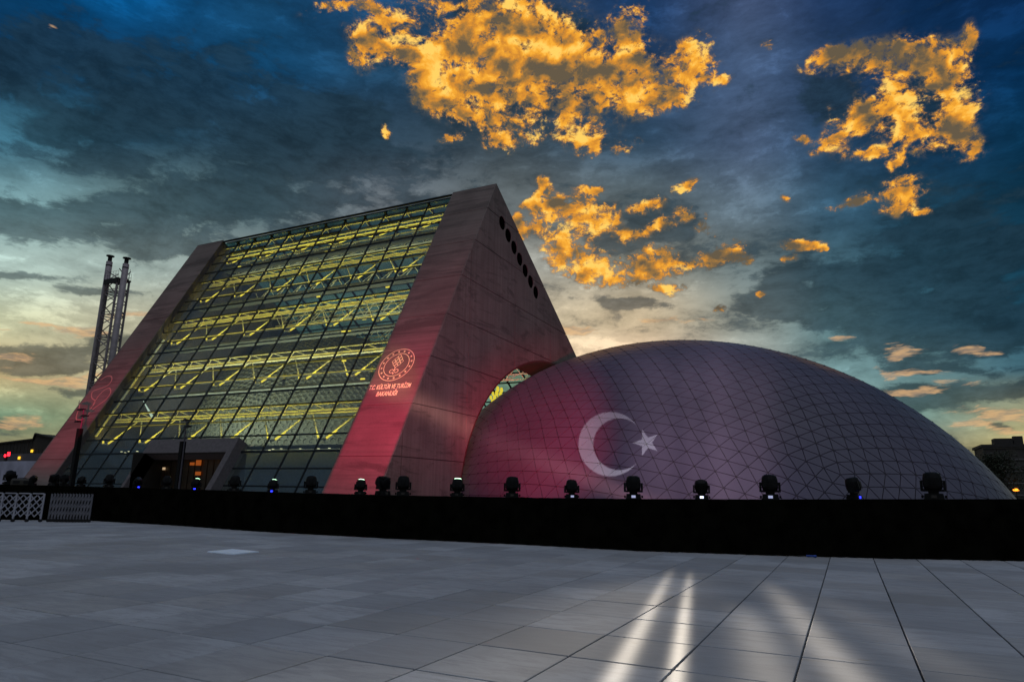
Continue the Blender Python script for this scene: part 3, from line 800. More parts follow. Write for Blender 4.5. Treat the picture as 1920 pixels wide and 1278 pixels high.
# ------------------------------------------------------------------ dome hall
DQ = (-20.317, 77.897, -11.603, 37.646, 20.287, 30.751, -0.256)
def dome():
    Xc, Yc, Zc, A, B, Cz, rot = DQ
    c, s = cos(rot), sin(rot); Rm = np.array([[c,s,0],[-s,c,0],[0,0,1.]]); C = np.array([Xc,Yc,Zc]); S = np.array([A,B,Cz])
    u1, u2 = np.array([-.293,-.696,.655]), np.array([.533,-.651,.54])
    tm = u1+u2; tm /= np.linalg.norm(tm); ta = u2-u1; ta -= tm*(ta @ tm); ta /= np.linalg.norm(ta); tc = np.cross(ta, tm)
    if tc[2] < 0: tc = -tc
    ph = (1+sqrt(5))/2
    V = np.array([(-1,ph,0),(1,ph,0),(-1,-ph,0),(1,-ph,0),(0,-1,ph),(0,1,ph),(0,-1,-ph),(0,1,-ph),(ph,0,-1),(ph,0,1),(-ph,0,-1),(-ph,0,1)])/sqrt(1+ph*ph)
    Fc = [(0,11,5),(0,5,1),(0,1,7),(0,7,10),(0,10,11),(1,5,9),(5,11,4),(11,10,2),(10,7,6),(7,1,8),(3,9,4),(3,4,2),(3,2,6),(3,6,8),(3,8,9),(4,9,5),(2,4,11),(6,2,10),(8,6,7),(9,8,1)]
    a0, b0, c0 = V[0], V[11], V[5]
    m0 = a0+b0; m0 /= np.linalg.norm(m0); x0 = b0-a0; x0 /= np.linalg.norm(x0); y0 = c0-m0*(c0 @ m0)-x0*(c0 @ x0); y0 /= np.linalg.norm(y0)
    Q = np.outer(tm, m0)+np.outer(ta, x0)+np.outer(tc, y0)
    V = (Q @ V.T).T
    if np.linalg.det(Q) < 0: Fc = [(f[0], f[2], f[1]) for f in Fc]
    N = 24
    def up(p):
        p = p/np.linalg.norm(p); return C+Rm.T @ (p*S)
    tris = []; nodes = {}
    for f in Fc:
        a, b, d = V[f[0]], V[f[1]], V[f[2]]
        def pt(i, j):
            t = (a*(N-i-j)+b*i+d*j)
            return t
        for i in range(N):
            for j in range(N-i):
                tris.append((pt(i,j), pt(i+1,j), pt(i,j+1)))
                if i+j < N-1: tris.append((pt(i+1,j), pt(i+1,j+1), pt(i,j+1)))
    t = NT('dome_panel'); nn = t.noise(t.pos(), .12, 4, .5); oi = t.new('ObjectInfo')
    f2 = t.noise(t.pos(), 1.2, 5, .6)
    cc = t.mix(t.ramp(nn, .3, .7), (.062,.053,.076), (.086,.074,.106))
    cc = t.mix(t.math('MULTIPLY', f2, .3), cc, (.060,.053,.074))
    cc = t.mix(t.math('MULTIPLY', oi.outputs['Random'], .22), cc, (.055,.050,.068))
    pan = t.base(cc, .33, .0, 1.)
    gap = simple('dome_joint', (.022,.019,.025), .8)
    root = thing('dome_hall', 'long low dome of triangular lilac-grey panels swelling out of the concrete gable', 'building', (Xc, Yc, 0))
    inv = Matrix.Translation((-Xc, -Yc, 0))
    L = []
    for tr in tris:
        P = [up(p) for p in tr]
        if max(p[2] for p in P) < -.5: continue
        cen = sum(P)/3; n = np.cross(P[1]-P[0], P[2]-P[0]); nl = np.linalg.norm(n)
        if n @ (cen-C) < 0: P = [P[0], P[2], P[1]]; n = -n
        n /= nl
        if cen[0] < XR1-.3 and cen[0] > -95 and False: continue
        d = cen-CAM; dist = np.linalg.norm(d); fac = -(n @ d)/dist
        u, v = proj(cen)
        vis = fac*nl/dist**2 if (fac > 0 and cen[2] > 1.6 and cen[0] > XR1-.5 and u > 860) else -1
        L.append((vis, P, n))
        for p in P: nodes[tuple(np.round(p, 2))] = n
    L.sort(key=lambda q: -q[0])
    rest = MB()
    def panel(mb, P, n):
        cen = sum(P)/3; In = []
        ins = .030
        for k in range(3):
            a, b, c_ = P[k], P[(k+1) % 3], P[(k+2) % 3]
            e1 = (b-a)/np.linalg.norm(b-a); e2 = (c_-a)/np.linalg.norm(c_-a)
            ang = math.acos(max(-1, min(1, e1 @ e2))); bis = (e1+e2)/np.linalg.norm(e1+e2)
            In.append(a+bis*ins/sin(ang/2))
        T = [q+n*.0 for q in In]; Bq = [q-n*.07 for q in In]
        mb.add(T+Bq, [(0,1,2),(0,3,4,1),(1,4,5,2),(2,5,3,0)])
    for k, (vis, P, n) in enumerate(L):
        if k < 300 and vis > 0:
            mb = MB(); panel(mb, P, n); o = mb.build('shell_panel', pan, root); o.matrix_parent_inverse = inv
        else: panel(rest, P, n)
    o = rest.build('remaining_shell_panels', pan, root, kind='stuff'); o.matrix_parent_inverse = inv
    bk = MB(); th_ = np.linspace(0, 2*pi, 97)[:-1]; el = np.linspace(.0, pi/2, 30); P = []
    for e_ in el:
        for t_ in th_: P.append(C+Rm.T @ (np.array([cos(t_)*cos(e_), sin(t_)*cos(e_), sin(e_)])*(S-.10)))
    n = len(th_)
    bk.add(P, [(k*n+i, k*n+(i+1) % n, (k+1)*n+(i+1) % n, (k+1)*n+i) for k in range(len(el)-1) for i in range(n)])
    o = bk.build('inner_shell', gap, root, True); o.matrix_parent_inverse = inv
    hb = MB()
    for p, n_ in nodes.items():
        p = np.array(p)
        if p[2] < 0: continue
        t_ = np.cross(n_, (0,0,1.)); t_ /= np.linalg.norm(t_); b_ = np.cross(n_, t_)
        hb.add([p+n_*.02+.085*(cos(pi*i/3)*t_+sin(pi*i/3)*b_) for i in range(6)]+[p-n_*.06+.085*(cos(pi*i/3)*t_+sin(pi*i/3)*b_) for i in range(6)], [(5,4,3,2,1,0)]+[(i,(i+1)%6,(i+1)%6+6,i+6) for i in range(6)])
    o = hb.build('joint_hubs', gap, root, kind='stuff'); o.matrix_parent_inverse = inv
dome()
def on_dome(x, y):
    Xc, Yc, Zc, A, B, Cz, rot = DQ
    c, s = cos(rot), sin(rot); Rm = np.array([[c,s,0],[-s,c,0],[0,0,1.]]); M_ = np.diag([1/A,1/B,1/Cz]) @ Rm
    d = ray(x, y); o = M_ @ (CAM-np.array([Xc,Yc,Zc])); v = M_ @ d
    a, b, cc = v @ v, 2*o @ v, o @ o-1; q = b*b-4*a*cc
    return CAM+d*((-b-sqrt(max(q,0)))/(2*a))

# ------------------------------------------------------------------ black stage edge with cloth
BASE = [(-60,973),(60,975),(170,976),(330,985),(480,996),(720,1009),(960,1020),(1200,1033),(1440,1041),(1660,1047),(1920,1052),(2100,1055)]
TOPY = {-60:906,60:909,170:912,330:917,480:922,720:928,960:932,1200:935,1440:936,1660:936,1920:936,2100:936}
SP = []
for x, y in BASE:
    p = onz(x, y, 0); q = ray(x, TOPY[x]); k = np.hypot(p[0], p[1])/np.hypot(q[0], q[1]); SP.append((p[0], p[1], EYE+q[2]*k))
def line_at(px_):                            # point on the stage front line under photo column px_
    d = ray(px_, 935); best = None
    for (a, b) in zip(SP, SP[1:]):
        A2 = np.array([[d[0], a[0]-b[0]], [d[1], a[1]-b[1]]])
        t, u = np.linalg.solve(A2, np.array([a[0], a[1]]))
        if -.0001 <= u <= 1.0001 and t > 0: best = (a[0]+(b[0]-a[0])*u, a[1]+(b[1]-a[1])*u, a[2]+(b[2]-a[2])*u)
    return best
def stage():
    root = thing('stage_edge', 'long black cloth-skirted platform edge crossing the plaza in front of the buildings', 'stage', (0, 20, 0))
    inv = Matrix.Translation((0,-20,0))
    for (a, b) in zip(SP, SP[1:]):
        a, b = np.array(a), np.array(b); L = np.linalg.norm((b-a)[:2]); n = max(1, int(round(L/4.)))
        d = (b-a); nx = np.array([d[1], -d[0], 0])/L
        if nx[1] > 0: nx = -nx
        for k in range(n):
            m = MB(); p0 = a+d*k/n; p1 = a+d*(k+1)/n; N = 28; P = []
            for i in range(N+1):
                q = p0+(p1-p0)*i/N; wv = .03*sin(i*1.9+random.uniform(-.3,.3))
                for z_, amp in ((.012, 1.5), (q[2]*.6, .9), (q[2]-.03, .25)): P.append((q[0]+nx[0]*wv*amp, q[1]+nx[1]*wv*amp, z_))
            m.add(P, [(i*3+j, (i+1)*3+j, (i+1)*3+j+1, i*3+j+1) for i in range(N) for j in (0,1)])
            P2 = [(x-nx[0]*.03, y-nx[1]*.03, z) for x, y, z in P]
            m.add(P2, [(i*3+j+1, (i+1)*3+j+1, (i+1)*3+j, i*3+j) for i in range(N) for j in (0,1)])
            o = m.build('cloth_panel', CLOTH, root, True); o.matrix_parent_inverse = inv
        m = MB(); bx = -nx*1.9
        m.frame_box((a[0]-nx[0]*.05, a[1]-nx[1]*.05, a[2]-.14), (*(d[:2]), d[2]), bx, (0,0,.13)); o = m.build('deck', CLOTH, root); o.matrix_parent_inverse = inv
        m = MB()
        for k in range(n+1):
            q = a+d*k/n-nx*1.7; m.tube((q[0], q[1], 0), (q[0], q[1], q[2]-.14), .04)
        o = m.build('deck_leg', BLACK_METAL, root); o.matrix_parent_inverse = inv
stage()

# ------------------------------------------------------------------ moving-head lights
HEADMAT = simple('fixture_plastic', (.0035,.0035,.004), .6, 0, .2, 3., .15)
LENS_OFF = simple('dark_lens', (.015,.015,.018), .12)
def make_head(lensmat, led=None, tilt=0.):
    root = thing('moving_head_light', '', 'stage light')
    m = MB(); m.add([(-.19,-.15,0),(.19,-.15,0),(.19,.15,0),(-.19,.15,0),(-.17,-.13,.13),(.17,-.13,.13),(.17,.13,.13),(-.17,.13,.13)],
                    [(0,3,2,1),(4,5,6,7),(0,1,5,4),(1,2,6,5),(2,3,7,6),(3,0,4,7)])
    m.box((-.235,-.03,.03),(-.192,.03,.09)); m.box((.192,-.03,.03),(.235,.03,.09)); m.build('base', HEADMAT, root)
    m = MB(); m.lathe([(.10,.13),(.10,.17)], 14); m.box((-.20,-.07,.17),(.20,.07,.215))
    for sg in (-1,1):
        x0, x1 = (-.235,-.185) if sg < 0 else (.185,.235)
        m.add([(x0,-.08,.175),(x1,-.08,.175),(x1,.08,.175),(x0,.08,.175),(x0,-.055,.40),(x1,-.055,.40),(x1,.055,.40),(x0,.055,.40)],
              [(0,3,2,1),(4,5,6,7),(0,1,5,4),(1,2,6,5),(2,3,7,6),(3,0,4,7)])
    m.build('yoke', HEADMAT, root)
    m = MB(); m.lathe([(.12,-.165),(.165,-.14),(.182,-.04),(.180,.08),(.162,.155),(.155,.18)], 18)
    for k in range(3): m.lathe([(.186,-.09+.05*k),(.186,-.07+.05*k)], 18)
    m.box((-.16,-.165,-.10),(.16,-.12,.08))
    h = m.build('head', HEADMAT, root, False); h.location = (0,0,.365); h.rotation_euler = (tilt,0,0)
    m = MB(); m.lathe([(.135,.181),(.12,.205),(.05,.215)], 16); m.build('lens', lensmat, h)
    m = MB(); m.box((-.05,-.152,.035),(.05,-.136,.095)); m.build('display', led or LENS_OFF, root)
    return root
LIT = emit('lit_lens', (.55,1,.62), 5.5)
LED_B = emit('blue_display', (.02,.03,1), 4.0); LED_W = emit('white_display', (.65,.7,1), 2.6); LED_N = simple('display_off', (.02,.02,.03), .3)
protos = {}
# px, scale, kind(lit,off), led, tilt deg, rot deg, label
HL = [
 (12,1.15,0,0,60,10,'dark stage light at the far left end of the platform, beside the white hoarding'),
 (56,.80,0,0,-40,60,'small dark stage light just right of the low equipment case'),
 (96,.98,0,0,70,-40,'left one of two touching dark stage lights below the left slab'),
 (116,.98,0,0,100,75,'right one of two touching stage lights, its head turned sideways'),
 (148,.82,0,0,30,-30,'small dark stage light at the foot of the left lamp mast'),
 (200,1.02,0,0,20,5,'round dark stage light in front of the lower left glazing'),
 (254,.84,0,1,-35,30,'dark stage light with blue display left of the entrance doorway'),
 (309,.98,0,0,15,0,'dark unlit stage light in front of the entrance doorway'),
 (365,.84,1,1,20,-25,'lit stage light with greenish lens and blue display inside the doorway outline'),
 (437,1.08,0,0,10,0,'dark stage light just right of the entrance portal'),
 (510,.86,1,1,22,-20,'lit stage light with greenish lens and blue display before the dark blue panes'),
 (581,1.12,0,0,12,0,'dark stage light just left of the right slab foot'),
 (675,.95,1,0,16,-12,'lit stage light in front of the pink foot of the right slab'),
 (717,1.22,0,0,75,50,'dark stage light with head turned sideways at the slab corner'),
 (755,1.18,0,0,8,0,'dark stage light in front of the grey gable foot'),
 (857,1.05,1,0,14,-6,'lit stage light where the gable meets the dome'),
 (960,1.18,0,0,6,0,'dark stage light before the red left end of the dome'),
 (1072,1.00,0,2,10,8,'smaller stage light with white display left of the projected crescent foot'),
 (1188,1.22,0,2,0,0,'dark stage light directly below the projected star and crescent'),
 (1316,1.05,0,3,160,0,'stage light with the brightest white display at its base'),
 (1445,1.25,0,2,6,0,'dark stage light before the middle of the dome with a faint display'),
 (1602,1.10,0,1,12,75,'side-turned stage light with blue display before the dome'),
 (1752,1.35,0,0,4,0,'largest dark stage light, the rightmost on the platform')]
HEADPOS = {}
for px_, sc, lit, led, ti, ro, lab in HL:
    key = (lit, led, ti)
    p = np.array(line_at(px_)); v = p[:2]/np.linalg.norm(p[:2]); q = np.array([p[0]+v[0]*.45, p[1]+v[1]*.45, p[2]-.01])
    HEADPOS[px_] = q
    if (lit, led) in protos:
        r = copy_tree(protos[(lit, led)])
    else:
        r = make_head(LIT if lit else LENS_OFF, (None, LED_B, LED_N, LED_W)[led] if not (led == 2) else emit('dim_display', (.6,.65,1), .6)); protos[(lit, led)] = r
    r.location = q; r.scale = (sc,)*3; r['label'] = lab; r['group'] = 'moving-head lights along the platform'
    face = atan2(v[0], v[1])
    r.rotation_euler = (0,0,-face+R(ro))
    for ch in [x for x in bpy.data.objects if x.parent == r]:
        if ch.name.startswith('head'): ch.rotation_euler = (R(-ti),0,0)
# equipment case
def case():
    p = np.array(line_at(35)); v = p[:2]/np.linalg.norm(p[:2])
    root = thing('equipment_case', 'low rounded equipment box standing between two stage lights on the platform', 'equipment case', (p[0]+v[0]*.5, p[1]+v[1]*.5, p[2]-.01), -atan2(v[0], v[1]))
    mt = simple('case_shell', (.03,.026,.02), .5)
    m = MB(); m.add([(x,y,z) for z, k in ((0,1),(.22,1),(.30,.86)) for x, y in ((-.42*k,-.2*k),(.42*k,-.2*k),(.42*k,.2*k),(-.42*k,.2*k))],
      [(0,3,2,1),(8,9,10,11)]+[(a+i, a+(i+1)%4, a+4+(i+1)%4, a+4+i) for a in (0,4) for i in range(4)]); m.build('shell', mt, root)
    for x in (-.2,.2):
        m = MB(); m.box((x-.13,-.215,.06),(x+.13,-.201,.2)); m.build('grille', BLACK_METAL, root)
    m = MB(); m.tube((-.15,0,.33),(.15,0,.33),.018); m.tube((-.15,0,.29),(-.15,0,.33),.015); m.tube((.15,0,.29),(.15,0,.33),.015); m.build('handle', BLACK_METAL, root)
case()

# ------------------------------------------------------------------ coloured stage light thrown by the fixtures
def spot(name, loc, target, e, col, ang, blend=.5, rad=.1, up=None):
    d = bpy.data.lights.new(name, 'SPOT'); d.energy = e; d.color = col; d.spot_size = R(ang); d.spot_blend = blend; d.shadow_soft_size = rad
    o = bpy.data.objects.new(name, d); COL.objects.link(o); o.location = loc
    dr = Vector(np.array(target, float)-np.array(loc, float)); o.rotation_euler = dr.to_track_quat('-Z', 'Y').to_euler(); return o
def hpz(px_, dz=1.05): q = HEADPOS[px_]; return (q[0], q[1], q[2]+dz)
RED, PINK, MAG = (1,.04,.12), (1,.17,.27), (1,.06,.28)
spot('beam_gable', hpz(755), (-37.7, 70, 16), 22000, (1,.22,.32), 44, 1.)
spot('beam_dome_red', hpz(857), on_dome(1005, 812), 150000, (1,.0,.06), 25, 1.)
spot('beam_dome_magenta', hpz(960), on_dome(1130, 790), 13000, (.8,.10,.42), 60, 1.)
spot('beam_dome_blue', hpz(1445), on_dome(1300, 690), 7500, (.45,.32,.9), 80, 1.)
# shaped light: crescent and star, streaks
def gobo(name, loc, target, e, col, ang, fn, blend=.15, rad=.02):
    o = spot(name, loc, target, e, col, ang, blend, rad); d = o.data; d.use_nodes = True
    nt = d.node_tree; em = nt.nodes['Emission']
    class G(NT):
        def __init__(s): s.t = nt; s.n = nt.nodes
    g = G(); tc = g.new('TexCoord'); sp = g.new('SeparateXYZ'); g.l(tc.outputs['Normal'], sp.inputs[0])
    bpy.context.view_layer.update()
    zz = g.math('ABSOLUTE', sp.outputs[2])
    u = g.math('DIVIDE', sp.outputs[0], zz); v = g.math('DIVIDE', sp.outputs[1], zz)
    k = fn(g, o, u, v); g.l(k, em.inputs['Strength'])
    return o
def local_uv(o, P):
    L = o.matrix_world.inverted() @ Vector(P); return L.x/-L.z, L.y/-L.z
def banner(X0, X1, prof):      # light cut to the outline of one slab: (X, s) on the slab plane
    def fn(g, o, u, v):
        Mw = np.array(o.matrix_world); Rw = Mw[:3,:3]; L = Mw[:3,3]
        kk = float((O_S-L) @ N_S)
        def comp(vec):         # vec . direction as nodes
            c = [float(vec @ Rw[:,i]) for i in range(3)]
            return g.math('ADD', g.math('ADD', g.math('MULTIPLY', u, c[0]), g.math('MULTIPLY', v, c[1])), -c[2])
        den = comp(N_S); t_ = g.math('DIVIDE', kk, den)
        X = g.math('ADD', g.math('MULTIPLY', comp(np.array([1.,0,0])), t_), float(L[0]))
        S_ = g.math('ADD', g.math('MULTIPLY', comp(E_S), t_), float((L-O_S) @ E_S))
        m = g.math('MULTIPLY', g.ramp(X, X0-.05, X0+.45, 0., 1.), g.ramp(X, X1-.35, X1+.02, 1., 0.))
        r = None
        for (a, b, lo, hi) in prof:
            z = g.ramp(S_, a, b, lo, hi); r = z if r is None else g.math('MULTIPLY', r, z)
        return g.math('MULTIPLY', m, r)
    return fn
gobo('beam_right_slab', hpz(675), slope(-41, 13), 185000, (1,.0,.10), 60, banner(XR0, XR1, [(-1,9.5,.22,1.),(10,26,1.,.20),(26,40,1.,.12)]), .1, .05)
gobo('beam_left_slab', hpz(56), slope(-90.5, 14), 210000, (1,.0,.09), 50, banner(XL0, XL1, [(1.5,8,.0,1.),(13,27,1.,.2),(27,42,1.,.15)]), .1, .05)
def flag(g, o, u, v):
    pts = [(1085,832),(1146,772),(1146,893),(1205,832),(1233,813),(1231,846),(1186,829),(1160,800),(1160,860)]
    A = np.array([[*local_uv(o, on_dome(*p)), 1] for p in pts]); Bq = np.array(pts, float)
    K, *_ = np.linalg.lstsq(A, Bq, rcond=None)
    px_ = g.math('ADD', g.math('MULTIPLY', u, K[0,0]), g.math('ADD', g.math('MULTIPLY', v, K[1,0]), K[2,0]))
    py_ = g.math('ADD', g.math('MULTIPLY', u, K[0,1]), g.math('ADD', g.math('MULTIPLY', v, K[1,1]), K[2,1]))
    def dist(cx, cy):
        a = g.math('SUBTRACT', px_, cx); b = g.math('SUBTRACT', py_, cy)
        return a, b, g.math('SQRT', g.math('ADD', g.math('MULTIPLY', a, a), g.math('MULTIPLY', b, b)))
    _,_,d1 = dist(1145,832.5); _,_,d2 = dist(1161,832.5)
    outer = g.ramp(d1, 58.5, 61.5, 1., 0.); inner = g.ramp(d2, 47, 50, 0., 1.)
    cres = g.math('MULTIPLY', outer, inner)
    a, b, d3 = dist(1212,829.5)
    th = g.math('ARCTAN2', b, g.math('MULTIPLY', a, -1.))      # 0 at the left tip
    sec = 2*pi/5
    m = g.math('ABSOLUTE', g.math('SUBTRACT', g.math('MODULO', g.math('ADD', th, 10*sec+sec/2), sec), sec/2))
    # star edge: distance along normal of edge line
    ro, ri = 26., 10.4
    x1, y1, x2, y2 = ro, 0., ri*cos(sec/2), ri*sin(sec/2)
    nx_, ny_ = (y2-y1), -(x2-x1); L = sqrt(nx_**2+ny_**2); nx_/=L; ny_/=L; c_ = nx_*x1+ny_*y1
    q = g.math('ADD', g.math('MULTIPLY', g.math('MULTIPLY', d3, g.math('COSINE', m)), nx_), g.math('MULTIPLY', g.math('MULTIPLY', d3, g.math('SINE', m)), ny_))
    star = g.ramp(q, c_-.9, c_+.9, 1., 0.) if c_ > 0 else g.ramp(q, c_-.9, c_+.9, 0., 1.)
    return g.math('MULTIPLY', g.math('ADD', cres, star), 1.)
gobo('beam_crescent_star', hpz(1188), on_dome(1160, 832), 210000, (.88,.93,.85), 26, flag)
def fan(L, env):            # L: (u centre, half width, strength)
    def fn(g, o, u, v):
        tot = None
        for c, w, s in L:
            q = g.math('DIVIDE', g.math('SUBTRACT', u, c), w); k = g.math('MULTIPLY', g.math('EXPONENT', g.math('MULTIPLY', g.math('MULTIPLY', q, q), -1.)), s)
            tot = k if tot is None else g.math('ADD', tot, k)
        return g.math('MULTIPLY', tot, env(g, v))
    return fn
# floor streaks from the fixture with the bright display
L0 = np.array(hpz(1316, .45)); L0[:2] -= .85*L0[:2]/np.linalg.norm(L0[:2])
tg = np.array([-1.2, 6., L0[2]])
ST = [((1262,1060),(1147,1278),.10,1.15),((1295,1065),(1265,1278),.085,1.0),((1438,1085),(1590,1262),.19,.75),((1400,1130),(1452,1278),.26,.28),((1530,1110),(1690,1200),.30,.22),((1225,1075),(985,1240),.85,.34),((1120,1090),(860,1180),.9,.16)]
def floor_fn(g, o, u, v):
    h = L0[2]; a = g.math('MAXIMUM', g.math('MULTIPLY', v, -1.), .03); tot = None
    for A_, B_, w, st in ST:
        p = np.array(local_uv(o, onz(*A_, 0))); q = np.array(local_uv(o, onz(*B_, 0))); d = (q-p)/np.linalg.norm(q-p); n = (-d[1], d[0])
        e = g.math('ADD', g.math('MULTIPLY', g.math('SUBTRACT', u, p[0]), n[0]), g.math('MULTIPLY', g.math('SUBTRACT', v, p[1]), n[1]))
        e = g.math('DIVIDE', e, g.math('MULTIPLY', a, w/h))
        along = g.math('ADD', g.math('MULTIPLY', g.math('SUBTRACT', u, p[0]), d[0]), g.math('MULTIPLY', g.math('SUBTRACT', v, p[1]), d[1]))
        L_ = np.linalg.norm(q-p)
        k = g.math('MULTIPLY', g.math('MULTIPLY', g.math('EXPONENT', g.math('MULTIPLY', g.math('MULTIPLY', e, e), -1.)), st), g.ramp(along, -.10*L_, .62*L_, 0., 1.))
        tot = k if tot is None else g.math('ADD', tot, k)
    return g.math('MULTIPLY', tot, g.math('POWER', g.math('DIVIDE', .13, a), 4.3))
gobo('beam_floor_streaks', L0, tg, 36000, (1,.88,.72), 130, floor_fn, .1, .01)
# streaks climbing the dome
L1 = np.array(hpz(1316))
t1 = on_dome(1290, 760); tmp = spot('probe', L1, t1, 1, (1,1,1), 10); bpy.context.view_layer.update()
def du(x, y): return local_uv(tmp, on_dome(x, y))[0]
SD = [(du(1235,700),.045,.8),(du(1345,720),.050,.9),(du(1290,700),.02,.4),(du(1420,720),.04,.5),(du(1185,720),.035,.45)]
bpy.data.objects.remove(tmp)
gobo('beam_dome_streaks', L1, t1, 110000, (.95,.72,.78), 100, fan(SD, lambda g, v: g.ramp(v, -.6, .5, .2, 1.)), .5, .02)
L2 = np.array(hpz(1188)); t2 = on_dome(960, 845)
def one(g, o, u, v):
    a = np.array(local_uv(o, on_dome(900,812))); b = np.array(local_uv(o, on_dome(1075,885))); d = (b-a)/np.linalg.norm(b-a); n = np.array([-d[1], d[0]])
    q = g.math('ADD', g.math('MULTIPLY', g.math('SUBTRACT', u, a[0]), n[0]), g.math('MULTIPLY', g.math('SUBTRACT', v, a[1]), n[1]))
    q = g.math('DIVIDE', q, .022); k = g.math('EXPONENT', g.math('MULTIPLY', g.math('MULTIPLY', q, q), -1.))
    return k
gobo('beam_dome_slash', L2, t2, 90000, (1,.50,.45), 50, one, .8, .02)
spot('emblem_fill', hpz(717), slope(-41.7, 15.3), 38000, (.60,.85,.26), 8.2, .8)  # added spot that lifts the pale marks out of the red wash

# ------------------------------------------------------------------ lamp masts
def mast(px_, ytop, ybot, Y, label, heads, box):
    b = ony(px_-6, ybot, Y); t = ony(px_, ytop, Y)
    root = thing('lamp_mast', label, 'lamp post', (t[0], Y, 0), 0, 'lamp masts in front of the glass building')
    H = t[2]
    m = MB(); m.tube((0,0,0),(0,0,H),.13,.07,n=10); m.build('pole', GALV, root)
    m = MB(); m.box((-.36,-.22,0),(-.36+.5*box[2],.22,box[1])); m.box((-.40,-.26,0),(-.36+.5*box[2]+.04,.26,.3)); m.build('slim_cabinet', HEADMAT, root)
    m = MB(); m.lathe([(.3,0),(.3,.05),(.16,.12)],12); m.build('foot_plate', GALV, root)
    for dx, dz, sz in heads:
        m = MB(); m.tube((0,0,H+dz-.1),(dx*.6,-.1,H+dz),.04); m.add([(dx-sz,-.35,H+dz-.08),(dx+sz,-.35,H+dz-.02),(dx+sz,.25,H+dz+.02),(dx-sz,.25,H+dz-.04),(dx-sz*.8,-.3,H+dz+.10),(dx+sz*.8,-.3,H+dz+.16),(dx+sz*.8,.2,H+dz+.16),(dx-sz*.8,.2,H+dz+.10)],
             [(0,3,2,1),(4,5,6,7),(0,1,5,4),(1,2,6,5),(2,3,7,6),(3,0,4,7)]); m.build('floodlight', BLACK_METAL, root)
mast(157, 768, 905, 47, 'left lamp mast with three floodlights and a tall black cabinet before the left slab', [(-.35,.0,.42),(.45,-.75,.36),(-.6,-1.35,.28)], (0, ony(150,803,47)[2], 1.))
mast(350, 790, 915, 46, 'right lamp mast with two small floodlights standing before the entrance portal', [(-.05,.1,.22),(.3,-.55,.24)], (0, ony(347,827,46)[2], .8))

# ------------------------------------------------------------------ folding gates
def gate(x0, x1, yb, ytop, n, nh, label, wp):
    a = onz(x0, yb, 0); b = onz(x1, yb+.8, 0); L = np.linalg.norm(b-a); d = b-a
    root = thing('folding_gate', label, 'gate', tuple(a), atan2(d[1], d[0]), 'folding gates on the plaza')
    q = ray(x0, ytop); H = EYE+q[2]*np.hypot(a[0], a[1])/np.hypot(q[0], q[1])
    for i in range(n+1):
        x = L*i/n; m = MB(); m.bar((x,0,.10),(x,0,H),.07,.05,(0,1,0)); m.build('upright', wp, root)
        m = MB(); m.tube((x,-.06,.07),(x,.06,.07),.07,n=8); m.build('castor', BLACK_METAL, root)
    k = 3; hz = (H-.30)/k
    for i in range(n):
        m = MB()
        for u in range(nh):
            xa, xb = L*(i+u/nh)/n, L*(i+(u+1)/nh)/n
            for j in range(k):
                z = .22+hz*j
                m.bar((xa,-.03,z),(xb,-.03,z+hz),.045,.015,(0,1,0)); m.bar((xa,.03,z+hz),(xb,.03,z),.045,.015,(0,1,0))
                m.tube(((xa+xb)/2,-.05,z+hz/2),((xa+xb)/2,.05,z+hz/2),.04,n=6)
        m.build('lattice', wp, root)
        m = MB(); m.bar((L*i/n+.08,0,H),(L*(i+1)/n-.03,0,H),.05,.05,(0,1,0)); m.build('top_rail', wp, root)
gate(-56, 75, 977.5, 923, 5, 2, 'white folding lattice gate pulled open at the left edge of the plaza', WHITE_PAINT)
gate(90, 166, 978, 925, 13, 1, 'darker grey folding gate pushed together beside the open white gate', simple('grey_paint', (.13,.13,.155), .5))

# ------------------------------------------------------------------ ground panel, connector
def panel_floor():
    P = [onz(390,1035,0), onz(436,1030.5,0), onz(484,1035,0), onz(438,1039.5,0)]
    root = thing('ground_panel', 'pale blue flat square panel lying on the paving left of centre', 'floor panel', (0,0,0))
    c = sum(P)/4; root.location = c
    t = NT('pale_panel'); mt = t.base((.78,.87,1.0), .5)
    m = MB(); m.add([(*(p-c)[:2], .03) for p in P]+[(*(p-c)[:2], .004) for p in P], [(0,1,2,3),(7,6,5,4)]+[(i,i+4,(i+1)%4+4,(i+1)%4) for i in range(4)]); m.build('panel', mt, root)
    m = MB()
    for i in range(4): m.bar((*(P[i]-c)[:2],.012),(*(P[(i+1)%4]-c)[:2],.012),.05,.02)
    m.build('rim', mt, root)
panel_floor()
p = onz(1522, 1044, 0)
con = thing('cable_connector', 'small blue cable connector lying at the foot of the black cloth', 'connector', (p[0], p[1]-.12, .01))
blue = simple('blue_plastic', (.02,.06,.30), .4)
m = MB(); m.tube((-.13,0,.03),(.06,0,.03),.028,n=10); m.build('body', blue, con)
m = MB(); m.tube((.06,0,.03),(.13,0,.03),.036,n=10); m.build('collar', blue, con)
m = MB(); m.tube((-.13,0,.03),(-.35,.08,.02),.012,n=6); m.build('cable', BLACK_METAL, con)

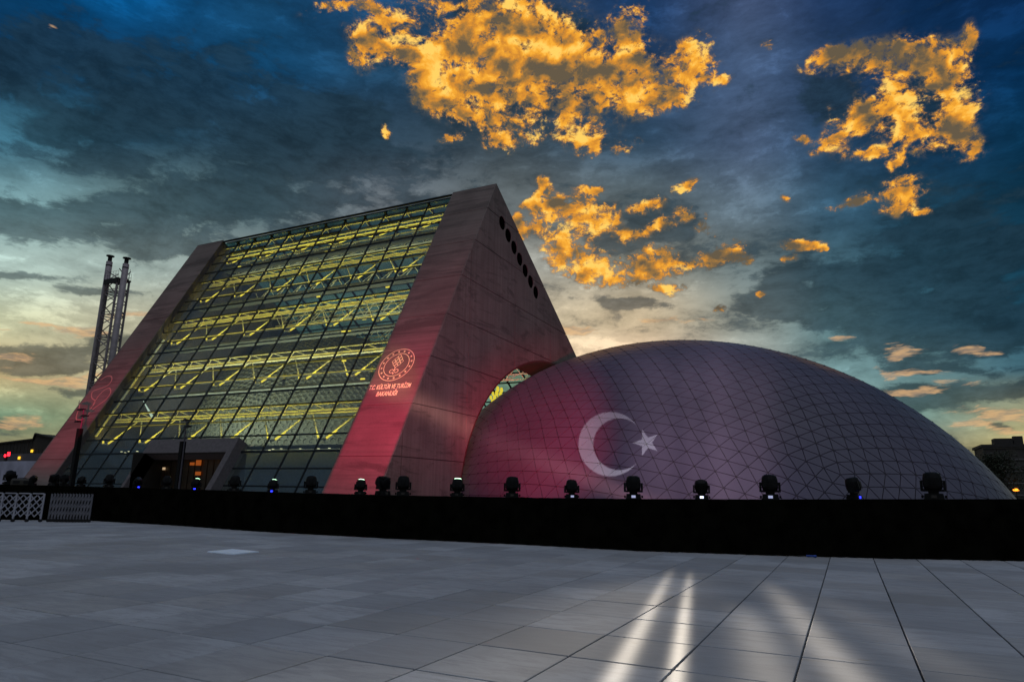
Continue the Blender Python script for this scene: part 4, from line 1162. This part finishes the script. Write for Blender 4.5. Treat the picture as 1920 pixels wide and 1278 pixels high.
# ------------------------------------------------------------------ flue tower
FLUE = simple('flue_steel', (.25,.215,.225), .55, .2, .15, .8)
def flues():
    Y = 112.; b = ony(165, 722, Y)
    P1 = ony(204, 500, Y); P2 = ony(235, 504, Y); X1, X2 = P1[0], P2[0]; H1 = ony(205,480,Y)[2]; H2 = ony(236,484,Y)[2]
    root = thing('flue_tower', 'twin steel chimney flues held by a lattice tower behind the left slab', 'chimney', (X1, Y, 0))
    for x, h in ((0,H1),(X2-X1,H2)):
        m = MB(); m.tube((x,0,0),(x,0,h-1.8),.82,n=18); f = m.build('flue', FLUE, root, True)
        m = MB(); m.tube((x,0,h-1.8),(x,0,h-.25),.55,n=16); m.lathe([(.62,h-3.2),(.85,h-3.1),(.85,h-2.8),(.6,h-2.7)],18,(x,0,0)); m.lathe([(.8,h-.28),(1.05,h-.2),(1.05,h)],18,(x,0,0)); m.build('flue_cap', BLACK_METAL, f)
    X3 = ony(246,530,Y+3)[0]-X1; HT = ony(238,520,Y)[2]
    xs = [(.95,1.6),(X2-X1-.3,1.6),(X3,3.2),(X3-3.0,4.4)]
    legs = [(1.15,-1.0),(X3,-1.0),(X3,2.4),(1.15,2.4)]
    for x, y in legs:
        m = MB(); m.tube((x,y,0),(x,y,HT),.30,n=8); m.build('tower_leg', FLUE, root)
    m = MB(); k = 0; z = 2.
    while z < HT-3:
        for a, c in zip(legs, legs[1:]+legs[:1]):
            m.tube((*a,z),(*c,z),.15,n=5); m.tube((*a,z+.7),(*c,z+.7),.12,n=5)
            md = ((a[0]+c[0])/2,(a[1]+c[1])/2)
            m.tube((*a,z+.7),(*c,z+3.6),.14,n=5); m.tube((*c,z+3.6),(*a,z+6.5),.14,n=5)
        z += 6.5
    m.build('lattice_bracing', FLUE, root)
    m = MB(); m.box((.9,-1.3,HT-.4),(X3+.4,2.7,HT)); m.box((.9,-1.35,HT-1.5),(X3+.4,-1.1,HT-.41)); m.build('platform', BLACK_METAL, root)
    m = MB()
    for x in np.linspace(.95,X3+.3,6):
        for y in (-1.2,2.6): m.tube((x,y,HT),(x,y,HT+2.),.04,n=4)
    for y in (-1.2,2.6):
        for zz in (1.,2.): m.tube((.95,y,HT+zz),(X3+.3,y,HT+zz),.04,n=4)
    m.tube((X3+.3,2,HT),(X3+.3,2,HT+3.2),.07,n=5); m.build('guard_rail', BLACK_METAL, root)
flues()

# ------------------------------------------------------------------ far left: shed, hoarding, lights
def far_left():
    Y = 95.
    a = ony(-80, 840, Y); b = ony(64, 823, Y); c = ony(68, 812.5, Y); d = ony(150, 832, Y)
    root = thing('long_shed', 'low dark shed with a stepped roof at the far left behind the hoarding', 'building', (b[0], Y, 0))
    m = MB(); x0 = b[0]
    def w(p): return p[0]-x0
    front = [(w(a),0,0),(w(d),0,0),(w(d),0,d[2]),(w(c),0,c[2]),(w(b),0,b[2]),(w(a),0,a[2])]
    n = 6; m.add(front+[(x,14,z) for x,_,z in front], [(0,1,2,3,4,5),(11,10,9,8,7,6)]+[(i,i+6,(i+1)%6+6,(i+1)%6) for i in range(6)]); m.build('wall', GREY_DARK, root)
    m = MB()
    for (p, q) in ((front[2],front[3]),(front[3],front[4]),(front[4],front[5])): m.bar((p[0],-.1,p[2]),(q[0],-.1,q[2]),.5,.35)
    m.build('roof_edge', BLACK_METAL, root)
    x = w(a)
    while x < w(d):
        zt = b[2]-.6 if x < 0 else min(c[2], d[2])-1.
        m = MB(); m.box((x,-.08,0),(x+.12,-.001,zt)); m.build('cladding_rib', GREY_DARK, root); x += 1.5
    z1 = ony(40, 851, Y-1)[2]; lx0, lx1 = ony(-80,853,Y-1)[0]-x0, ony(100,853,Y-1)[0]-x0
    m = MB(); m.box((lx0,-3,0),(lx1,-1.2,z1)); m.build('annex_wall', simple('annex_grey', (.085,.082,.10), .85), root)
    lampm = emit('amber_window', (1,.55,.03), 1.6)
    for px_, py_, yy in ((60,845,Y-.2),(36,858,Y-3.2)):
        p = ony(px_, py_, yy); m = MB(); m.box((p[0]-x0-.36,yy-Y-.1,p[2]-.32),(p[0]-x0+.36,yy-Y+.05,p[2]+.32)); m.build('window', lampm, root)
    # traffic light
    p = ony(12, 854, 80.)
    tr = thing('traffic_light', 'red traffic signal glowing behind the white hoarding at far left', 'traffic light', (p[0], 80., 0))
    m = MB(); m.tube((0,0,0),(0,0,p[2]+.6),.09,n=8); m.build('pole', BLACK_METAL, tr)
    m = MB(); m.box((-.32,-.2,p[2]-1.5),(.32,.16,p[2]+.5)); m.build('housing', BLACK_METAL, tr)
    rm = emit('red_signal', (1,.01,.02), 7.)
    m = MB(); m.lathe([(.30,0),(.30,.08),(.12,.13)],14,(0,-.2,p[2]),'y'); m.build('red_lens', rm, tr)
    q = ony(17.5,850,80.); m = MB(); m.lathe([(.22,0),(.22,.06)],12,(q[0]-p[0],-.2,q[2]),'y'); m.box((q[0]-p[0]-.3,-.19,q[2]-.5),(q[0]-p[0]+.3,0,q[2]+.3)); m.build('side_lens', [rm], tr)
    # hoarding
    Yh = 60.; zt = ony(30, 864, Yh)[2]; xa, xb = ony(-80,880,Yh)[0], ony(75,880,Yh)[0]
    hr = thing('site_hoarding', 'white corrugated hoarding panels at the far left edge', 'fence', (xa, Yh, 0))
    wm = simple('white_sheet', (.36,.36,.46), .6, 0, .2, .5); n = int((xb-xa)/1.1); w_ = (xb-xa)/n
    for i in range(n):
        m = MB(); P = []; K = 8
        for k in range(K+1):
            yy = .0 if (k//1) % 2 == 0 else -.06; P += [(i*w_+w_*.98*k/K, yy, 0), (i*w_+w_*.98*k/K, yy, zt)]
        P2 = [(x, y+.03, z) for x, y, z in P]; b_ = len(P)
        m.add(P+P2, [(2*k,2*k+2,2*k+3,2*k+1) for k in range(K)]+[(b_+2*k+1,b_+2*k+3,b_+2*k+2,b_+2*k) for k in range(K)]); m.build('sheet_panel', wm, hr)
    m = MB(); m.bar((0,.1,zt-.3),(xb-xa,.1,zt-.3),.08,.1); m.bar((0,.1,.5),(xb-xa,.1,.5),.08,.1); m.build('rail', BLACK_METAL, hr)
far_left()

# ------------------------------------------------------------------ far right: block and tree
def far_right():
    Y = 215.
    a = ony(1843, 838, Y); b = ony(2010, 842, Y); x0 = a[0]; W = b[0]-a[0]; H = a[2]
    root = thing('apartment_block', 'dark flat-roofed apartment block behind the right end of the dome', 'building', (x0, Y, 0))
    wm = simple('block_wall', (.055,.05,.048), .9); lm = simple('block_panel', (.13,.125,.125), .9)
    m = MB(); m.box((0,0,0),(W,14,H)); m.build('wall', wm, root)
    m = MB(); m.box((-.4,-.5,H),(W+.4,14.5,H+.7)); m.box((3,2,H+.7),(7,6,H+2.4)); m.box((W*.4,3,H+.7),(W*.4+2,5,H+3)); m.build('roof', simple('roof_dark', (.03,.028,.028), .9), root)
    nf = max(4, int(H/3.0)); fh = H/nf
    dk = simple('dark_pane', (.012,.014,.018), .15)
    for fl in range(nf):
        z = fl*fh
        m = MB(); m.box((0,-.25,z+fh-.35),(W,-.002,z+fh-.05)); m.build('floor_band', lm, root)
        x = 5.0
        while x < W-3:
            m = MB(); m.box((x,-.06,z+.9),(x+1.7,-.003,z+2.4)); wnd = m.build('window', dk, root)
            m = MB(); m.box((x-.1,-.12,z+.78),(x+1.8,-.063,z+.88)); m.build('sill', lm, wnd); x += 3.6
    for xx in (11.5, 19.):
        m = MB(); m.box((xx,-1.2,0),(xx+2.6,-.252,H-.6)); m.build('stair_tower', lm, root)
        for fl in range(nf):
            m = MB(); m.box((xx+.7,-1.26,fl*fh+1.2),(xx+1.9,-1.203,fl*fh+2.2)); m.build('stair_window', dk, root)
    # street light glow
    p = ony(1905, 917.5, 150.)
    s = thing('street_light', 'small amber street light glowing at the foot of the far block', 'street light', (p[0], 150., 0))
    m = MB(); m.tube((0,0,0),(0,0,p[2]+.1),.08,n=6); m.build('pole', BLACK_METAL, s)
    m = MB(); m.lathe([(.1,-.25),(.42,-.2),(.5,0),(.2,.2)],12,(0,0,p[2])); m.build('lamp', emit('amber_street', (1,.30,.02), 3.), s)
far_right()
def tree(px_, pytop, Y, rad, label):
    t = ony(px_, pytop, Y); H = t[2]
    root = thing('broadleaf_tree', label, 'tree', (t[0], Y, 0))
    bark = simple('bark', (.03,.025,.02), .9) if 'bark' not in bpy.data.materials else bpy.data.materials['bark']
    leaf = bpy.data.materials.get('leaves') or simple('leaves', (.022,.028,.014), .8, 0, .5, .8)
    m = MB(); m.tube((0,0,0),(0,0,H*.45),.35,.22,n=8); tips = []
    for i in range(9):
        a = i*2.4; z0 = H*(.25+.03*i); q = np.array([cos(a)*rad*.6, sin(a)*rad*.6, H*(.5+.045*i)]); m.tube((0,0,z0), q, .14, .04, n=5); tips.append(q)
    m.tube((0,0,H*.4),(0,0,H*.9),.2,.04,n=6); m.build('trunk', bark, root)
    m = MB(); rr = random.Random(3)
    cl = [np.array([rr.gauss(0,rad*.38), rr.gauss(0,rad*.38), H*(.30+.62*rr.random()**.8)]) for _ in range(70)]
    for c in cl:
        k = 1-.55*max(0, c[2]/H-.5)*1.5; c[:2] *= max(.35, k)
        for _ in range(75):
            p = c+np.array([rr.gauss(0,.55), rr.gauss(0,.55), rr.gauss(0,.42)])*rad*.30
            if p[2] > H: continue
            u = np.array([rr.gauss(0,1) for _ in range(3)]); u /= np.linalg.norm(u); w = np.cross(u, [rr.gauss(0,1) for _ in range(3)]); w /= np.linalg.norm(w); s = rr.uniform(.12,.26)
            m.add([p-u*s, p+w*s*.5, p+u*s, p-w*s*.5], [(0,1,2,3)])
    m.build('crown', leaf, root)
tree(1862, 846, 150., 4.2, 'dark tree standing between the dome end and the apartment block')

# ------------------------------------------------------------------ people on the walkway
def person(X, s, label, h=1.72):
    lv = min((l for l in LV if l is not None), key=lambda l: abs(l[2]-(s)*SN+1.2))
    z0 = lv[2]-.15; y0 = lv[1]+.55; k = h/1.75
    V = [(0,0,.93),(0,0,1.2),(0,0,1.42),(0,0,1.52),(0,-.01,1.66),(.19,0,1.40),(.27,-.02,1.12),(.24,-.16,.95),(-.19,0,1.40),(-.27,0,1.12),(-.24,-.14,.93),
         (.10,0,.88),(.12,-.01,.48),(.12,.02,.07),(.13,-.13,.04),(-.10,0,.88),(-.13,-.01,.48),(-.13,.02,.07),(-.14,-.13,.04)]
    rd = [.15,.16,.13,.055,.105,.07,.05,.035,.07,.05,.035,.095,.065,.045,.04,.095,.065,.045,.04]
    Ed = [(0,1),(1,2),(2,3),(3,4),(2,5),(5,6),(6,7),(2,8),(8,9),(9,10),(0,11),(11,12),(12,13),(13,14),(0,15),(15,16),(16,17),(17,18)]
    me = bpy.data.meshes.new('person'); me.from_pydata([tuple(c*k for c in v) for v in V], Ed, [])
    o = bpy.data.objects.new('person', me); COL.objects.link(o); me.materials.append(bpy.data.materials.get('dark_clothes') or simple('dark_clothes', (.02,.02,.025), .9))
    md = o.modifiers.new('skin', 'SKIN'); sk = me.skin_vertices[0].data
    for i, r in enumerate(rd): sk[i].radius = (r*k, r*k)
    sk[0].use_root = True
    o.modifiers.new('sub', 'SUBSURF').levels = 1
    o.location = (X, y0, z0); o['label'] = label; o['category'] = 'person'
Xp, sp_ = pix_slope(677, 677); person(Xp, sp_, 'person in dark clothes standing inside the glass wall close to the emblem')
Xp, sp_ = pix_slope(512, 690); person(Xp, sp_, 'person in dark clothes standing inside behind the middle of the glass wall', 1.7)
bpy.context.view_layer.update()
